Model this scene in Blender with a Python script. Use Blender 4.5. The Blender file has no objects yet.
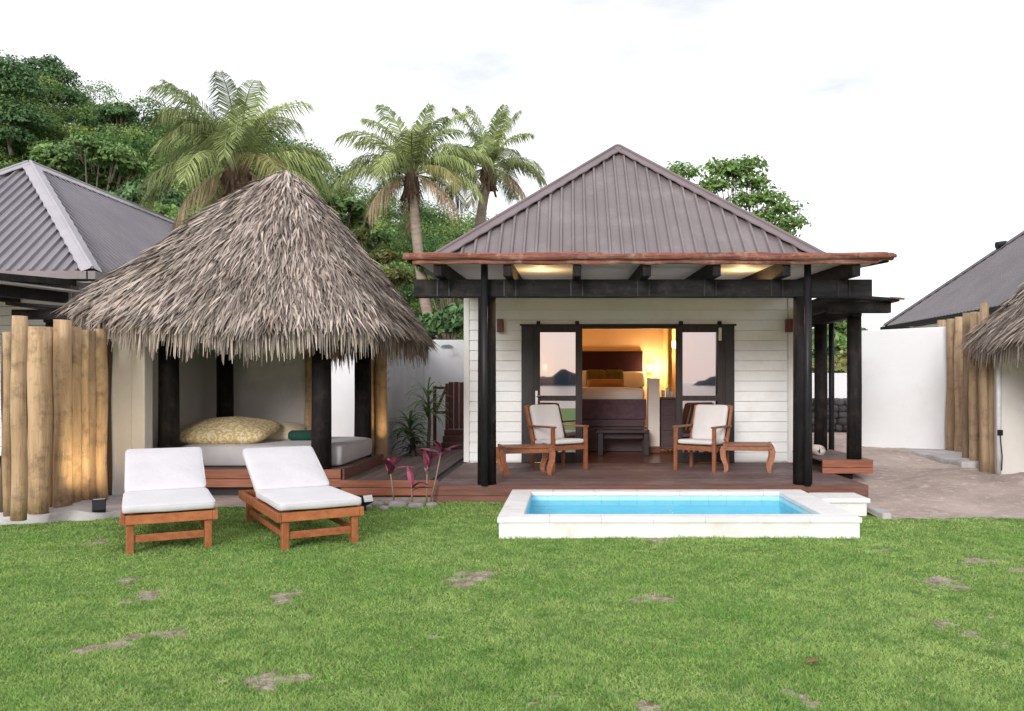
import bpy, math, random
import numpy as np
from mathutils import Vector, Matrix
random.seed(7); rng = np.random.default_rng(7)
R = math.radians
S = bpy.context.scene
COL = S.collection
F, CX, CY, EYE = 812.0, 569.0, 383.0, 1.45       # lens in pixels, vanishing point, eye height


def P(px, py, Y):                                  # a measured photo point at a known distance
    return Vector(((px - CX) * Y / F, Y, EYE - (py - CY) * Y / F))


def G(px, py, z=0.0):                              # a measured photo point lying at height z
    Y = F * (EYE - z) / (py - CY)
    return Vector(((px - CX) * Y / F, Y, z))


# ------------------------------------------------------------------ materials
def nd(nt, t, **kw):
    n = nt.nodes.new(t)
    for k, v in kw.items():
        if k in ('operation', 'blend_type', 'data_type', 'noise_dimensions', 'sky_type', 'attribute_name', 'feature', 'wave_type', 'bands_direction'):
            setattr(n, k, v)
        else:
            n.inputs[k].default_value = v
    return n


def new_mat(name):
    m = bpy.data.materials.new(name); m.use_nodes = True
    nt = m.node_tree; nt.nodes.clear()
    return m, nt, nd(nt, 'ShaderNodeOutputMaterial')


def c4(c):
    return (c[0], c[1], c[2], 1)


def mix(nt, fac, a, b, blend='MIX'):
    n = nt.nodes.new('ShaderNodeMix'); n.data_type = 'RGBA'; n.blend_type = blend
    for sock, val in ((n.inputs[0], fac), (n.inputs[6], a), (n.inputs[7], b)):
        if hasattr(val, 'is_output'): nt.links.new(val, sock)
        else: sock.default_value = val if not isinstance(val, tuple) else (c4(val) if len(val) == 3 else val)
    return n.outputs[2]


def mrange(nt, v, a, b, c=0.0, d=1.0):
    n = nd(nt, 'ShaderNodeMapRange'); nt.links.new(v, n.inputs[0])
    for i, x in enumerate((a, b, c, d)): n.inputs[i + 1].default_value = x
    return n.outputs[0]


def noise(nt, vec, scale, detail=5.0, rough=0.6):
    n = nd(nt, 'ShaderNodeTexNoise', Scale=scale, Detail=detail, Roughness=rough)
    if vec is not None: nt.links.new(vec, n.inputs['Vector'])
    return n.outputs['Fac']


def pm(name, c1, c2=None, scale=4.0, rough=0.6, bump=0.0, bscale=None, stretch=(1, 1, 1), island=0.0,
       metallic=0.0, spec=0.4, lo=0.35, hi=0.65, transl=0.0, dirt=None, dirt_scale=1.5, sheen=0.0):
    m, nt, out = new_mat(name)
    tc = nd(nt, 'ShaderNodeTexCoord'); mp = nd(nt, 'ShaderNodeMapping'); mp.inputs['Scale'].default_value = stretch
    nt.links.new(tc.outputs['Object'], mp.inputs['Vector']); vec = mp.outputs[0]
    if c2 is None: c2 = tuple(x * 0.75 for x in c1)
    f = mrange(nt, noise(nt, vec, scale), lo, hi)
    col = mix(nt, f, c1, c2)
    if dirt:
        d = mrange(nt, noise(nt, tc.outputs['Object'], dirt_scale, 8, .7), .5, .72)
        col = mix(nt, d, col, dirt)
    if island:
        g = nd(nt, 'ShaderNodeNewGeometry')
        v = mrange(nt, g.outputs['Random Per Island'], 0, 1, 1 - island, 1 + island)
        hs = nd(nt, 'ShaderNodeHueSaturation'); nt.links.new(v, hs.inputs['Value']); nt.links.new(col, hs.inputs['Color'])
        col = hs.outputs[0]
    b = nd(nt, 'ShaderNodeBsdfPrincipled', Roughness=rough, Metallic=metallic)
    b.inputs['Specular IOR Level'].default_value = spec
    if sheen: b.inputs['Sheen Weight'].default_value = sheen
    nt.links.new(col, b.inputs['Base Color'])
    if bump:
        bn = nd(nt, 'ShaderNodeBump', Strength=bump, Distance=0.02)
        nt.links.new(noise(nt, vec, bscale or scale * 4, 6, .65), bn.inputs['Height'])
        nt.links.new(bn.outputs[0], b.inputs['Normal'])
    sh = b.outputs[0]
    if transl:
        t = nd(nt, 'ShaderNodeBsdfTranslucent'); nt.links.new(col, t.inputs['Color'])
        ms = nd(nt, 'ShaderNodeMixShader', Fac=transl); nt.links.new(sh, ms.inputs[1]); nt.links.new(t.outputs[0], ms.inputs[2]); sh = ms.outputs[0]
    nt.links.new(sh, out.inputs[0])
    return m


def emit_mat(name, c, s):
    m, nt, out = new_mat(name)
    e = nd(nt, 'ShaderNodeEmission', Color=c4(c), Strength=s); nt.links.new(e.outputs[0], out.inputs[0])
    return m


M = {}
M['siding'] = pm('painted_weatherboard', (.845, .85, .845), (.81, .815, .81), 1.2, .5, .08, 30, (1, 1, 1), dirt=(.75, .73, .69), dirt_scale=2.2)
M['white_trim'] = pm('white_trim_paint', (.80, .79, .76), (.72, .70, .67), 2, .5)
M['render'] = pm('white_masonry', (.79, .80, .81), (.75, .76, .77), 1.2, .85, .15, 40, dirt=(.73, .725, .72), dirt_scale=.9)
M['cream'] = pm('cream_masonry', (.80, .765, .71), (.74, .70, .65), 1.0, .85, .15, 40, dirt=(.66, .62, .57), dirt_scale=1.1)
M['roof'] = pm('brown_roof_sheet', (.205, .170, .170), (.165, .137, .138), .9, .4, .05, 20, dirt=(.25, .215, .21), dirt_scale=1.4, spec=.5)
M['roof_cap'] = pm('brown_ridge_cap', (.20, .155, .16), (.165, .128, .132), 1.5, .4, .05, 20)
M['roof_grey'] = pm('lilac_grey_roof_sheet', (.225, .21, .235), (.185, .172, .195), .9, .4, .05, 20, dirt=(.25, .235, .25), spec=.5)
M['cap_grey'] = pm('pale_ridge_cap', (.42, .40, .43), (.35, .33, .36), 1.5, .4, .05, 20)
M['roof_dark'] = pm('charcoal_roof_sheet', (.16, .145, .155), (.12, .11, .12), .9, .45, .05, 20, spec=.5)
M['black_wood'] = pm('black_stained_timber', (.009, .008, .009), (.020, .017, .017), 3, .6, .5, 14, (6, 6, .5), dirt=(.045, .035, .03), dirt_scale=5, spec=.18)
M['black_wood_x'] = pm('black_stained_beam', (.010, .009, .011), (.024, .021, .022), 3, .6, .5, 14, (.5, 6, 6), dirt=(.048, .04, .036), dirt_scale=5, spec=.18)
M['pipe'] = pm('dark_painted_pipe', (.014, .0135, .016), (.022, .021, .024), 4, .45, spec=.3)
M['red_log'] = pm('red_bark_log', (.40, .145, .10), (.15, .05, .036), 4, .7, 1.0, 14, (.45, 9, 9), dirt=(.58, .32, .24), dirt_scale=6)
M['soffit'] = pm('white_soffit', (.86, .85, .83), (.80, .79, .77), 1, .6)
M['deck'] = pm('weathered_deck_board', (.20, .130, .118), (.125, .078, .074), 4, .6, .4, 18, (.5, 9, 9), island=.32, dirt=(.29, .22, .205), dirt_scale=1.6)
M['deck_edge'] = pm('red_deck_fascia', (.21, .085, .055), (.13, .05, .034), 4, .55, .3, 18, (.6, 7, 7), island=.2, dirt=(.16, .10, .075), dirt_scale=2)
M['redwood'] = pm('oiled_red_wood_fascia', (.34, .13, .065), (.22, .075, .04), 3.5, .5, .3, 16, (.6, 7, 7), island=.2)
M['teak'] = pm('oiled_teak', (.46, .165, .062), (.31, .095, .036), 5, .42, .2, 22, (3, 3, 3), island=.22, spec=.45)
M['chair_wood'] = pm('chair_teak', (.36, .14, .06), (.25, .085, .038), 6, .4, .15, 22, (3, 3, 3), island=.2, spec=.45)
M['log'] = pm('peeled_pole', (.46, .285, .145), (.29, .165, .08), 3.2, .7, .6, 9, (5, 5, .6), island=.24, dirt=(.20, .13, .08), dirt_scale=2.6)
for k_, f_ in enumerate((1.0, .72, 1.18, .86)):
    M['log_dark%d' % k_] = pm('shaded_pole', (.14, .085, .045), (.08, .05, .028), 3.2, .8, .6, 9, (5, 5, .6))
    M['log%d' % k_] = pm('peeled_pole', tuple(x * f_ for x in (.60, .42, .25)), tuple(x * f_ for x in (.42, .27, .145)), 3.2, .75, .8, 9, (5, 5, .5), dirt=(.20, .13, .08), dirt_scale=5)
    M['log_grey%d' % k_] = pm('weathered_pole', tuple(x * f_ for x in (.50, .36, .225)), tuple(x * f_ for x in (.35, .24, .14)), 3.2, .8, .8, 9, (5, 5, .5), dirt=(.20, .14, .095), dirt_scale=5)
M['log_grey'] = pm('weathered_pole', (.42, .30, .19), (.28, .195, .12), 3.2, .75, .6, 9, (5, 5, .6), island=.2, dirt=(.22, .16, .11), dirt_scale=2.6)
M['cushion'] = pm('white_canvas', (.64, .63, .645), (.59, .58, .60), 3, .9, .45, 9, sheen=.2)
M['cushion_grey'] = pm('off_white_canvas', (.74, .71, .70), (.67, .64, .64), 3, .85, .2, 60, sheen=.2)
M['mattress'] = pm('pale_grey_fabric', (.52, .50, .50), (.45, .43, .44), 3, .9, .2, 60, sheen=.2)
M['gold'] = pm('gold_pattern_fabric', (.56, .41, .18), (.78, .66, .42), 26, .8, .35, 60, lo=.47, hi=.53)
M['green_cloth'] = pm('dark_green_cloth', (.008, .05, .035), (.012, .075, .05), 6, .85)
M['thatch'] = pm('dry_palm_thatch', (.42, .355, .305), (.30, .25, .215), 1.6, .85, .2, 30, island=.68, dirt=(.20, .15, .115), dirt_scale=2.5)
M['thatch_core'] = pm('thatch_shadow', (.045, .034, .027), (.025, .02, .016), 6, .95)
M['concrete'] = pm('pale_concrete', (.56, .54, .53), (.42, .40, .40), 2.5, .85, .4, 20, dirt=(.30, .26, .24), dirt_scale=3)
M['pool_white'] = pm('pool_coping_white', (.85, .845, .835), (.81, .80, .79), 3, .6, .2, 18, dirt=(.70, .66, .62), dirt_scale=2.6)
M['pool_blue'] = pm('pool_plaster', (.33, .80, .93), (.27, .74, .90), 3, .6)
M['pool_band'] = pm('pool_tile_band', (.50, .82, .92), (.44, .77, .88), 3, .4)
M['stone'] = pm('dark_volcanic_stone', (.05, .048, .05), (.12, .115, .115), 5, .85, .6, 14, island=.4)
M['sand_stone'] = pm('pale_pebble', (.30, .28, .265), (.20, .18, .17), 6, .85, .4, 20, island=.35)
M['dark_metal'] = pm('dark_metal', (.03, .03, .033), None, 4, .4, metallic=.6)
M['steel'] = pm('brushed_steel', (.6, .6, .6), None, 6, .3, metallic=1)
M['white_plastic'] = pm('white_plastic', (.78, .78, .78), None, 4, .4)
M['brown_lamp'] = pm('red_brown_lamp_box', (.20, .065, .05), (.14, .045, .036), 6, .5)
M['door'] = pm('dark_door_timber', (.030, .023, .023), (.048, .036, .034), 4, .5, .25, 16, (6, 6, .6), spec=.2)
M['jamb'] = pm('dark_door_jamb', (.018, .015, .016), (.028, .024, .024), 4, .5)
M['orange_wall'] = pm('amber_painted_wall', (.83, .58, .33), (.79, .54, .30), 1.2, .8)
M['yellow_wall'] = pm('yellow_painted_wall', (.82, .62, .22), (.78, .58, .2), 1.2, .8)
M['room_floor'] = pm('dark_red_floor', (.20, .085, .055), (.13, .055, .04), 3, .25, .1, 12, (.6, 6, 6))
M['dark_furn'] = pm('dark_bed_wood', (.085, .045, .050), (.055, .030, .034), 5, .45, .2, 14, (1, 4, 6))
M['headboard'] = pm('woven_headboard', (.030, .011, .012), (.018, .007, .008), 40, .95, .3, 40, spec=.05)
M['plum'] = pm('plum_bed_throw', (.14, .085, .105), (.10, .06, .078), 12, .9)
M['linen'] = pm('white_linen', (.80, .72, .66), (.74, .66, .60), 3, .9)
M['olive'] = pm('olive_pillow_cloth', (.13, .11, .03), (.09, .08, .022), 20, .9)
M['tan_cloth'] = pm('tan_pillow_cloth', (.42, .24, .09), (.34, .19, .07), 20, .9)
M['glow'] = emit_mat('lit_lamp_glass', (1.0, .72, .36), 9.0)
M['bark'] = pm('grey_bark', (.20, .16, .12), (.12, .095, .07), 4, .9, .7, 12, (3, 3, .7))
M['palm_bark'] = pm('palm_bark', (.42, .35, .28), (.27, .215, .17), 3, .9, .8, 7, (1, 1, 5))
M['palm_fibre'] = pm('palm_fibre', (.19, .13, .085), (.10, .065, .045), 5, .95, .8, 16, (4, 4, .6))
M['frond'] = pm('palm_frond_green', (.32, .39, .15), (.19, .265, .10), .6, .7, island=.5, transl=.38, spec=.15)
for k_, f_ in enumerate((.62, .95, 1.3)): M['frond%d' % k_] = pm('palm_frond_green', tuple(x * f_ for x in (.42, .48, .20)), tuple(x * f_ for x in (.26, .33, .135)), .6, .65, island=.5, transl=.3, spec=.06)
M['gutter_brown'] = pm('brown_grey_gutter', (.24, .21, .20), (.19, .165, .16), 3, .5)
M['frond_y'] = pm('palm_frond_yellowing', (.52, .46, .21), (.38, .38, .16), .8, .7, island=.4, transl=.38, spec=.15)
M['frond_d'] = pm('palm_frond_dry', (.50, .39, .25), (.36, .27, .165), 1.5, .8, island=.35, transl=.15)
M['leaf_a'] = pm('leaves_mid_green', (.25, .38, .12), (.13, .24, .075), .38, .55, island=.45, transl=.25)
M['leaf_b'] = pm('leaves_dark_green', (.13, .235, .085), (.075, .16, .058), .38, .55, island=.45, transl=.2)
M['leaf_c'] = pm('leaves_light_green', (.28, .42, .12), (.16, .28, .075), .45, .55, island=.4, transl=.3)
M['leaf_y'] = pm('leaves_olive', (.34, .35, .13), (.20, .24, .08), .6, .6, island=.4, transl=.25)
M['forest'] = pm('hillside_leaves', (.31, .42, .13), (.065, .15, .05), .24, .7, island=.5, transl=.33, spec=.15, lo=.38, hi=.62)
M['ti_leaf'] = pm('magenta_ti_leaves', (.16, .025, .055), (.06, .012, .026), 7, .35, island=.4, transl=.3, spec=.6)
M['ti_pink'] = pm('pink_ti_leaves', (.50, .13, .21), (.30, .06, .11), 7, .35, island=.3, transl=.3, spec=.6)
M['ti_stem'] = pm('ti_plant_stem', (.30, .22, .17), None, 8, .8)
M['gate_wood'] = pm('dark_red_screen_wood', (.125, .042, .030), (.075, .027, .021), 4, .5, .3, 14, (7, 7, .6), island=.3)
M['terrain'] = pm('hill_soil', (.035, .05, .015), (.02, .03, .012), .4, .95)
M['brown_leaf'] = pm('fallen_leaf', (.26, .11, .055), None, 12, .7)


def glass_mat(name, tint, refl):
    m, nt, out = new_mat(name)
    t = nd(nt, 'ShaderNodeBsdfTransparent', Color=c4(tint)); g = nd(nt, 'ShaderNodeBsdfGlossy', Roughness=0.015)
    g.inputs['Color'].default_value = (.93, .91, .93, 1)
    ms = nd(nt, 'ShaderNodeMixShader', Fac=refl)
    nt.links.new(t.outputs[0], ms.inputs[1]); nt.links.new(g.outputs[0], ms.inputs[2]); nt.links.new(ms.outputs[0], out.inputs[0])
    return m


M['glass'] = glass_mat('reflective_door_glass', (.35, .33, .33), .62)


def water_mat(name, tint, wscale, bump, base=None, rough=.02):
    m, nt, out = new_mat(name)
    tc = nd(nt, 'ShaderNodeTexCoord'); mp = nd(nt, 'ShaderNodeMapping'); mp.inputs['Scale'].default_value = (1, 1.8, 1)
    nt.links.new(tc.outputs['Object'], mp.inputs[0])
    bn = nd(nt, 'ShaderNodeBump', Strength=bump, Distance=.02)
    nt.links.new(noise(nt, mp.outputs[0], wscale, 3, .5), bn.inputs['Height'])
    g = nd(nt, 'ShaderNodeBsdfGlossy', Roughness=rough); nt.links.new(bn.outputs[0], g.inputs['Normal'])
    fr = nd(nt, 'ShaderNodeFresnel', IOR=1.33); nt.links.new(bn.outputs[0], fr.inputs['Normal'])
    if base is None: t = nd(nt, 'ShaderNodeBsdfTransparent', Color=c4(tint))
    else: t = nd(nt, 'ShaderNodeBsdfDiffuse', Color=c4(base))
    ms = nd(nt, 'ShaderNodeMixShader')
    k = nd(nt, 'ShaderNodeMath', operation='MULTIPLY'); k.inputs[1].default_value = .40 if base is None else 1.0
    nt.links.new(fr.outputs[0], k.inputs[0]); nt.links.new(k.outputs[0], ms.inputs[0])
    nt.links.new(t.outputs[0], ms.inputs[1]); nt.links.new(g.outputs[0], ms.inputs[2]); nt.links.new(ms.outputs[0], out.inputs[0])
    return m


M['pool_water'] = water_mat('clear_pool_water', (.70, .955, 1.0), 4, .9)
M['sea'] = water_mat('sea_water', None, .4, .25, base=(.25, .30, .36), rough=.12)


def lawn_material():
    m, nt, out = new_mat('lawn_soil')
    tc = nd(nt, 'ShaderNodeTexCoord'); v = tc.outputs['Object']
    g1 = mix(nt, mrange(nt, noise(nt, v, 1.3, 6), .35, .65), (.12, .22, .045), (.19, .28, .07))
    g1 = mix(nt, mrange(nt, noise(nt, v, 60, 4), .4, .65), g1, (.07, .13, .028))
    at = nd(nt, 'ShaderNodeAttribute', attribute_name='bare')
    s1 = mix(nt, mrange(nt, noise(nt, v, 22, 6, .7), .38, .62), (.50, .43, .39), (.26, .19, .15))
    s1 = mix(nt, mrange(nt, noise(nt, v, 9, 5, .7), .46, .66), s1, (.20, .115, .10))
    s1 = mix(nt, mrange(nt, noise(nt, v, 70, 3), .50, .66), s1, (.15, .20, .06))
    k = nd(nt, 'ShaderNodeMath', operation='ADD'); nt.links.new(at.outputs['Fac'], k.inputs[0]); nt.links.new(mrange(nt, noise(nt, v, 14, 5), .3, .7, -.28, .28), k.inputs[1])
    f = mrange(nt, k.outputs[0], .38, .62)
    col = mix(nt, f, g1, s1)
    b = nd(nt, 'ShaderNodeBsdfPrincipled', Roughness=.95); b.inputs['Specular IOR Level'].default_value = .1
    nt.links.new(col, b.inputs['Base Color'])
    bn = nd(nt, 'ShaderNodeBump', Strength=.6, Distance=.02); nt.links.new(noise(nt, v, 40, 6), bn.inputs['Height']); nt.links.new(bn.outputs[0], b.inputs['Normal'])
    nt.links.new(b.outputs[0], out.inputs[0])
    return m


def grass_material():
    m, nt, out = new_mat('grass_blades')
    tc = nd(nt, 'ShaderNodeTexCoord'); v = tc.outputs['Object']
    big = mrange(nt, noise(nt, v, .75, 4, .6), .36, .64)
    col = mix(nt, big, (.245, .44, .10), (.43, .58, .19))
    col = mix(nt, mrange(nt, noise(nt, v, 4.5, 5, .65), .44, .70), col, (.13, .29, .065))
    col = mix(nt, mrange(nt, noise(nt, v, 17, 4, .6), .50, .72), col, (.40, .50, .20))
    col = mix(nt, mrange(nt, noise(nt, v, 31, 3, .6), .58, .74), col, (.085, .18, .05))
    g = nd(nt, 'ShaderNodeNewGeometry')
    col = mix(nt, mrange(nt, g.outputs['Random Per Island'], .86, .99, 0, .75), col, (.33, .32, .12))
    val = mrange(nt, g.outputs['Random Per Island'], 0, .85, .62, 1.3)
    hs = nd(nt, 'ShaderNodeHueSaturation'); nt.links.new(val, hs.inputs['Value']); nt.links.new(col, hs.inputs['Color'])
    b = nd(nt, 'ShaderNodeBsdfPrincipled', Roughness=.6); b.inputs['Specular IOR Level'].default_value = .25
    nt.links.new(hs.outputs[0], b.inputs['Base Color'])
    t = nd(nt, 'ShaderNodeBsdfTranslucent'); nt.links.new(hs.outputs[0], t.inputs['Color'])
    ms = nd(nt, 'ShaderNodeMixShader', Fac=.3); nt.links.new(b.outputs[0], ms.inputs[1]); nt.links.new(t.outputs[0], ms.inputs[2])
    nt.links.new(ms.outputs[0], out.inputs[0])
    return m


def sand_material(name, a, b_, c):
    m, nt, out = new_mat(name)
    tc = nd(nt, 'ShaderNodeTexCoord'); v = tc.outputs['Object']
    col = mix(nt, mrange(nt, noise(nt, v, .9, 7, .65), .36, .64), a, b_)
    col = mix(nt, mrange(nt, noise(nt, v, 7, 7, .72), .5, .72), col, c)
    col = mix(nt, mrange(nt, noise(nt, v, 70, 3, .6), .56, .72), col, tuple(x * .5 for x in c))
    b = nd(nt, 'ShaderNodeBsdfPrincipled', Roughness=.95); b.inputs['Specular IOR Level'].default_value = .1
    nt.links.new(col, b.inputs['Base Color'])
    bn = nd(nt, 'ShaderNodeBump', Strength=.8, Distance=.03); nt.links.new(noise(nt, v, 16, 8, .7), bn.inputs['Height']); nt.links.new(bn.outputs[0], b.inputs['Normal'])
    nt.links.new(b.outputs[0], out.inputs[0])
    return m


M['lawn'] = lawn_material(); M['grass'] = grass_material()
M['sand'] = sand_material('trodden_sand', (.60, .49, .43), (.38, .30, .26), (.74, .65, .59))
M['ground'] = sand_material('sandy_soil', (.33, .28, .23), (.25, .21, .16), (.14, .16, .07))

# ------------------------------------------------------------------ mesh helpers
ORG = {}


class MB:
    def __init__(s): s.v = []; s.f = []

    def quad(s, a, b, c, d):
        n = len(s.v); s.v += [tuple(a), tuple(b), tuple(c), tuple(d)]; s.f.append((n, n + 1, n + 2, n + 3)); return s

    def poly(s, pts):
        n = len(s.v); s.v += [tuple(p) for p in pts]; s.f.append(tuple(range(n, n + len(pts)))); return s

    def hexa(s, p):                                # 8 corners: bottom 4 ccw, top 4 ccw
        n = len(s.v); s.v += [tuple(q) for q in p]
        for f in ((0, 3, 2, 1), (4, 5, 6, 7), (0, 1, 5, 4), (1, 2, 6, 5), (2, 3, 7, 6), (3, 0, 4, 7)):
            s.f.append(tuple(n + i for i in f))
        return s

    def box(s, x0, x1, y0, y1, z0, z1, Mx=None):
        p = [Vector(q) for q in ((x0, y0, z0), (x1, y0, z0), (x1, y1, z0), (x0, y1, z0), (x0, y0, z1), (x1, y0, z1), (x1, y1, z1), (x0, y1, z1))]
        if Mx is not None: p = [Mx @ q for q in p]
        return s.hexa(p)

    def bar(s, a, b, w, h, up=(0, 0, 1)):
        a = Vector(a); b = Vector(b); d = (b - a).normalized(); up = Vector(up)
        if abs(d.dot(up)) > .98: up = Vector((0, 1, 0))
        x = d.cross(up).normalized(); u = x.cross(d).normalized()
        x *= w / 2; u *= h / 2
        return s.hexa([a - x - u, a + x - u, b + x - u, b - x - u, a - x + u, a + x + u, b + x + u, b - x + u])

    def tube(s, pts, rad, seg=12, cap=True, wob=0.0):
        pts = [Vector(p) for p in pts]; n0 = len(s.v)
        if not hasattr(rad, '__len__'): rad = [rad] * len(pts)
        ph = random.random() * 6
        x = None
        for i, p in enumerate(pts):
            d = (pts[min(i + 1, len(pts) - 1)] - pts[max(i - 1, 0)]).normalized()
            if x is None:
                x = d.cross(Vector((0, 0, 1)) if abs(d.z) < .9 else Vector((1, 0, 0))).normalized()
            x = (x - d * x.dot(d)).normalized(); y = d.cross(x)
            for k in range(seg):
                a = 2 * math.pi * k / seg
                r = rad[i] * (1 + wob * math.sin(a * 2 + ph + i * .35) + wob * .6 * math.sin(a * 5 + i * .9 + ph))
                s.v.append(tuple(p + (x * math.cos(a) + y * math.sin(a)) * r))
        for i in range(len(pts) - 1):
            for k in range(seg):
                a = n0 + i * seg + k; b = n0 + i * seg + (k + 1) % seg
                s.f.append((a, b, b + seg, a + seg))
        if cap:
            s.f.append(tuple(n0 + k for k in range(seg))[::-1]); m = n0 + (len(pts) - 1) * seg
            s.f.append(tuple(m + k for k in range(seg)))
        return s

    def pad(s, sx, sy, sz, Mx=None, eh=.18, ev=.45, nu=40, nv=14, puff=0.0, wav=0.0):   # stuffed pad, centred
        n0 = len(s.v); Mx = Mx or Matrix()
        sg = lambda c, e: math.copysign(abs(c) ** e, c)
        for j in range(nv + 1):
            v = -math.pi / 2 + math.pi * j / nv
            for i in range(nu):
                u = 2 * math.pi * i / nu
                cv = sg(math.cos(v), ev)
                x = sx / 2 * cv * sg(math.cos(u), eh); y = sy / 2 * cv * sg(math.sin(u), eh); z = sz / 2 * sg(math.sin(v), ev)
                z *= 1 + puff * (1 - (2 * x / sx) ** 2) * (1 - (2 * y / sy) ** 2)
                z += wav * (math.sin(x * 13 + y * 3) + math.sin(y * 11 - x * 5))
                s.v.append(tuple(Mx @ Vector((x, y, z))))
        for j in range(nv):
            for i in range(nu):
                a = n0 + j * nu + i; b = n0 + j * nu + (i + 1) % nu
                s.f.append((a, b, b + nu, a + nu))
        return s

    def cap_pad(s): return s

    def build(s, name, m, parent=None, smooth=False, bevel=0.0, seg=2, angle=40):
        me = bpy.data.meshes.new(name)
        o = Vector((0, 0, 0)) if parent is None else ORG[parent.name]
        me.from_pydata([(a - o.x, b - o.y, c - o.z) for a, b, c in s.v], [], s.f)
        me.materials.append(M[m] if isinstance(m, str) else m)
        ob = bpy.data.objects.new(name, me); COL.objects.link(ob)
        if smooth:
            me.polygons.foreach_set('use_smooth', [True] * len(me.polygons))
        if bevel:
            b = ob.modifiers.new('bevel', 'BEVEL'); b.width = bevel; b.segments = seg; b.limit_method = 'ANGLE'; b.angle_limit = R(35)
        if parent is not None:
            ob.parent = parent
        ORG[ob.name] = o.copy()
        return ob


def np_mesh(name, V, Fq, m, parent=None, smooth=False):
    me = bpy.data.meshes.new(name); V = np.asarray(V, dtype=np.float32).copy(); Fq = np.asarray(Fq, dtype=np.int32)
    o = Vector((0, 0, 0)) if parent is None else ORG[parent.name]
    V -= np.array(o, dtype=np.float32)
    k = Fq.shape[1]; n = len(Fq)
    me.vertices.add(len(V)); me.vertices.foreach_set('co', V.ravel())
    me.loops.add(n * k); me.loops.foreach_set('vertex_index', Fq.ravel())
    me.polygons.add(n); me.polygons.foreach_set('loop_start', np.arange(0, n * k, k, dtype=np.int32))
    if smooth: me.polygons.foreach_set('use_smooth', np.ones(n, dtype=bool))
    me.materials.append(M[m] if isinstance(m, str) else m)
    me.update(calc_edges=True); me.validate()
    ob = bpy.data.objects.new(name, me); COL.objects.link(ob)
    if parent is not None: ob.parent = parent
    ORG[ob.name] = o.copy()
    return ob


def tag(o, label=None, cat=None, group=None, kind=None):
    if label: o['label'] = label
    if cat: o['category'] = cat
    if group: o['group'] = group
    if kind: o['kind'] = kind
    return o


def thing(name, label, cat, loc=(0, 0, 0), group=None):
    o = bpy.data.objects.new(name, None); COL.objects.link(o); o.location = loc; o.empty_display_size = .2
    ORG[o.name] = Vector(loc)
    return tag(o, label, cat, group)


def dup(o, parent=None):
    c = o.copy(); COL.objects.link(c)
    if parent is not None: c.parent = parent
    for ch in list(o.children): dup(ch, c)
    return c


def structure(o): o['kind'] = 'structure'; return o


def hnoise(x, y, s=1.0):
    return (math.sin(x * 1.7 * s + 1.3) * math.cos(y * 1.3 * s + .4) + .5 * math.sin(x * 3.9 * s - y * 2.7 * s) + .25 * math.sin(x * 8.1 * s + y * 7.3 * s)) / 1.75


# ------------------------------------------------------------------ ground, lawn, sand, sea, hill
def shore(Y): return 0.0 if Y > -22 else max(-3.0, (Y + 22) * .09)


mb = MB()
xs = [-3000, -400, -60, -20, -.60, 2.65, 20, 60, 400, 3000]; ys = [-70, -60, -50, -40, -32, -22, -5, 7.56, 9.45, 20, 60, 400, 4000]
for y in ys:
    for x in xs: mb.v.append((x, y, shore(y) - .012))
for j in range(len(ys) - 1):
    for i in range(len(xs) - 1):
        if xs[i] == -.60 and ys[j] == 7.56: continue          # the pool pit
        a = j * len(xs) + i; mb.f.append((a, a + 1, a + 1 + len(xs), a + len(xs)))
structure(mb.build('ground', 'ground'))
structure(MB().quad((-6000, -6000, -1.0), (6000, -6000, -1.0), (6000, -30, -1.0), (-6000, -30, -1.0)).build('sea', 'sea'))

# lawn: bare spots measured in the photograph
bare = [(127, 581, 15, 5), (150, 597, 20, 8), (288, 599, 17, 8), (468, 583, 27, 8), (485, 577, 14, 5), (652, 599, 26, 6), (105, 649, 26, 7), (152, 637, 22, 4), (182, 634, 12, 3),
        (222, 678, 14, 6), (275, 680, 38, 11), (943, 585, 24, 8), (975, 563, 20, 5), (940, 624, 22, 5), (980, 640, 9, 6), (545, 705, 17, 4), (640, 709, 12, 4), (1016, 572, 12, 3), (884, 550, 10, 3), (985, 616, 10, 4),
        (97, 544, 8, 3), (180, 520, 40, 4), (430, 636, 9, 4), (862, 675, 5, 3), (655, 541, 16, 4), (805, 702, 16, 4)]
BP = []
for (px, py, rx, ry) in bare:
    g = G(px, py); BP.append((g.x, g.y, .74 * rx * g.y / F, abs(G(px, py - ry).y - G(px, py + ry).y) / 2))
BP = np.array(BP)


def bareness(X, Y):
    X = np.asarray(X); Y = np.asarray(Y)
    wx = X + .05 * np.sin(Y * 23 + X * 9) + .03 * np.sin(X * 41 - Y * 17); wy = Y + .05 * np.sin(X * 19 - Y * 7) + .03 * np.sin(X * 33 + Y * 29)
    out = np.zeros(X.shape)
    for (bx, by, rx, ry) in BP:
        d = np.sqrt(((wx - bx) / rx) ** 2 + ((wy - by) / ry) ** 2)
        out = np.maximum(out, np.clip(1.25 - d * .75, 0, 1))
    return out


def back_edge(X):                                   # where the lawn ends, going away from the camera
    X = np.asarray(X)
    e = np.interp(X, [-12, -5.9, -5.2, -4.6, -4.0, -2.6, -1.9, -1.6, 3.1, 3.3, 4.0, 6, 8, 12], [8.0, 8.25, 8.6, 9.15, 9.45, 9.55, 9.62, 9.74, 9.74, 8.75, 8.7, 8.55, 8.3, 8.2])
    return e + .035 * np.sin(X * 9) + .02 * np.sin(X * 23 + 1)


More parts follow.
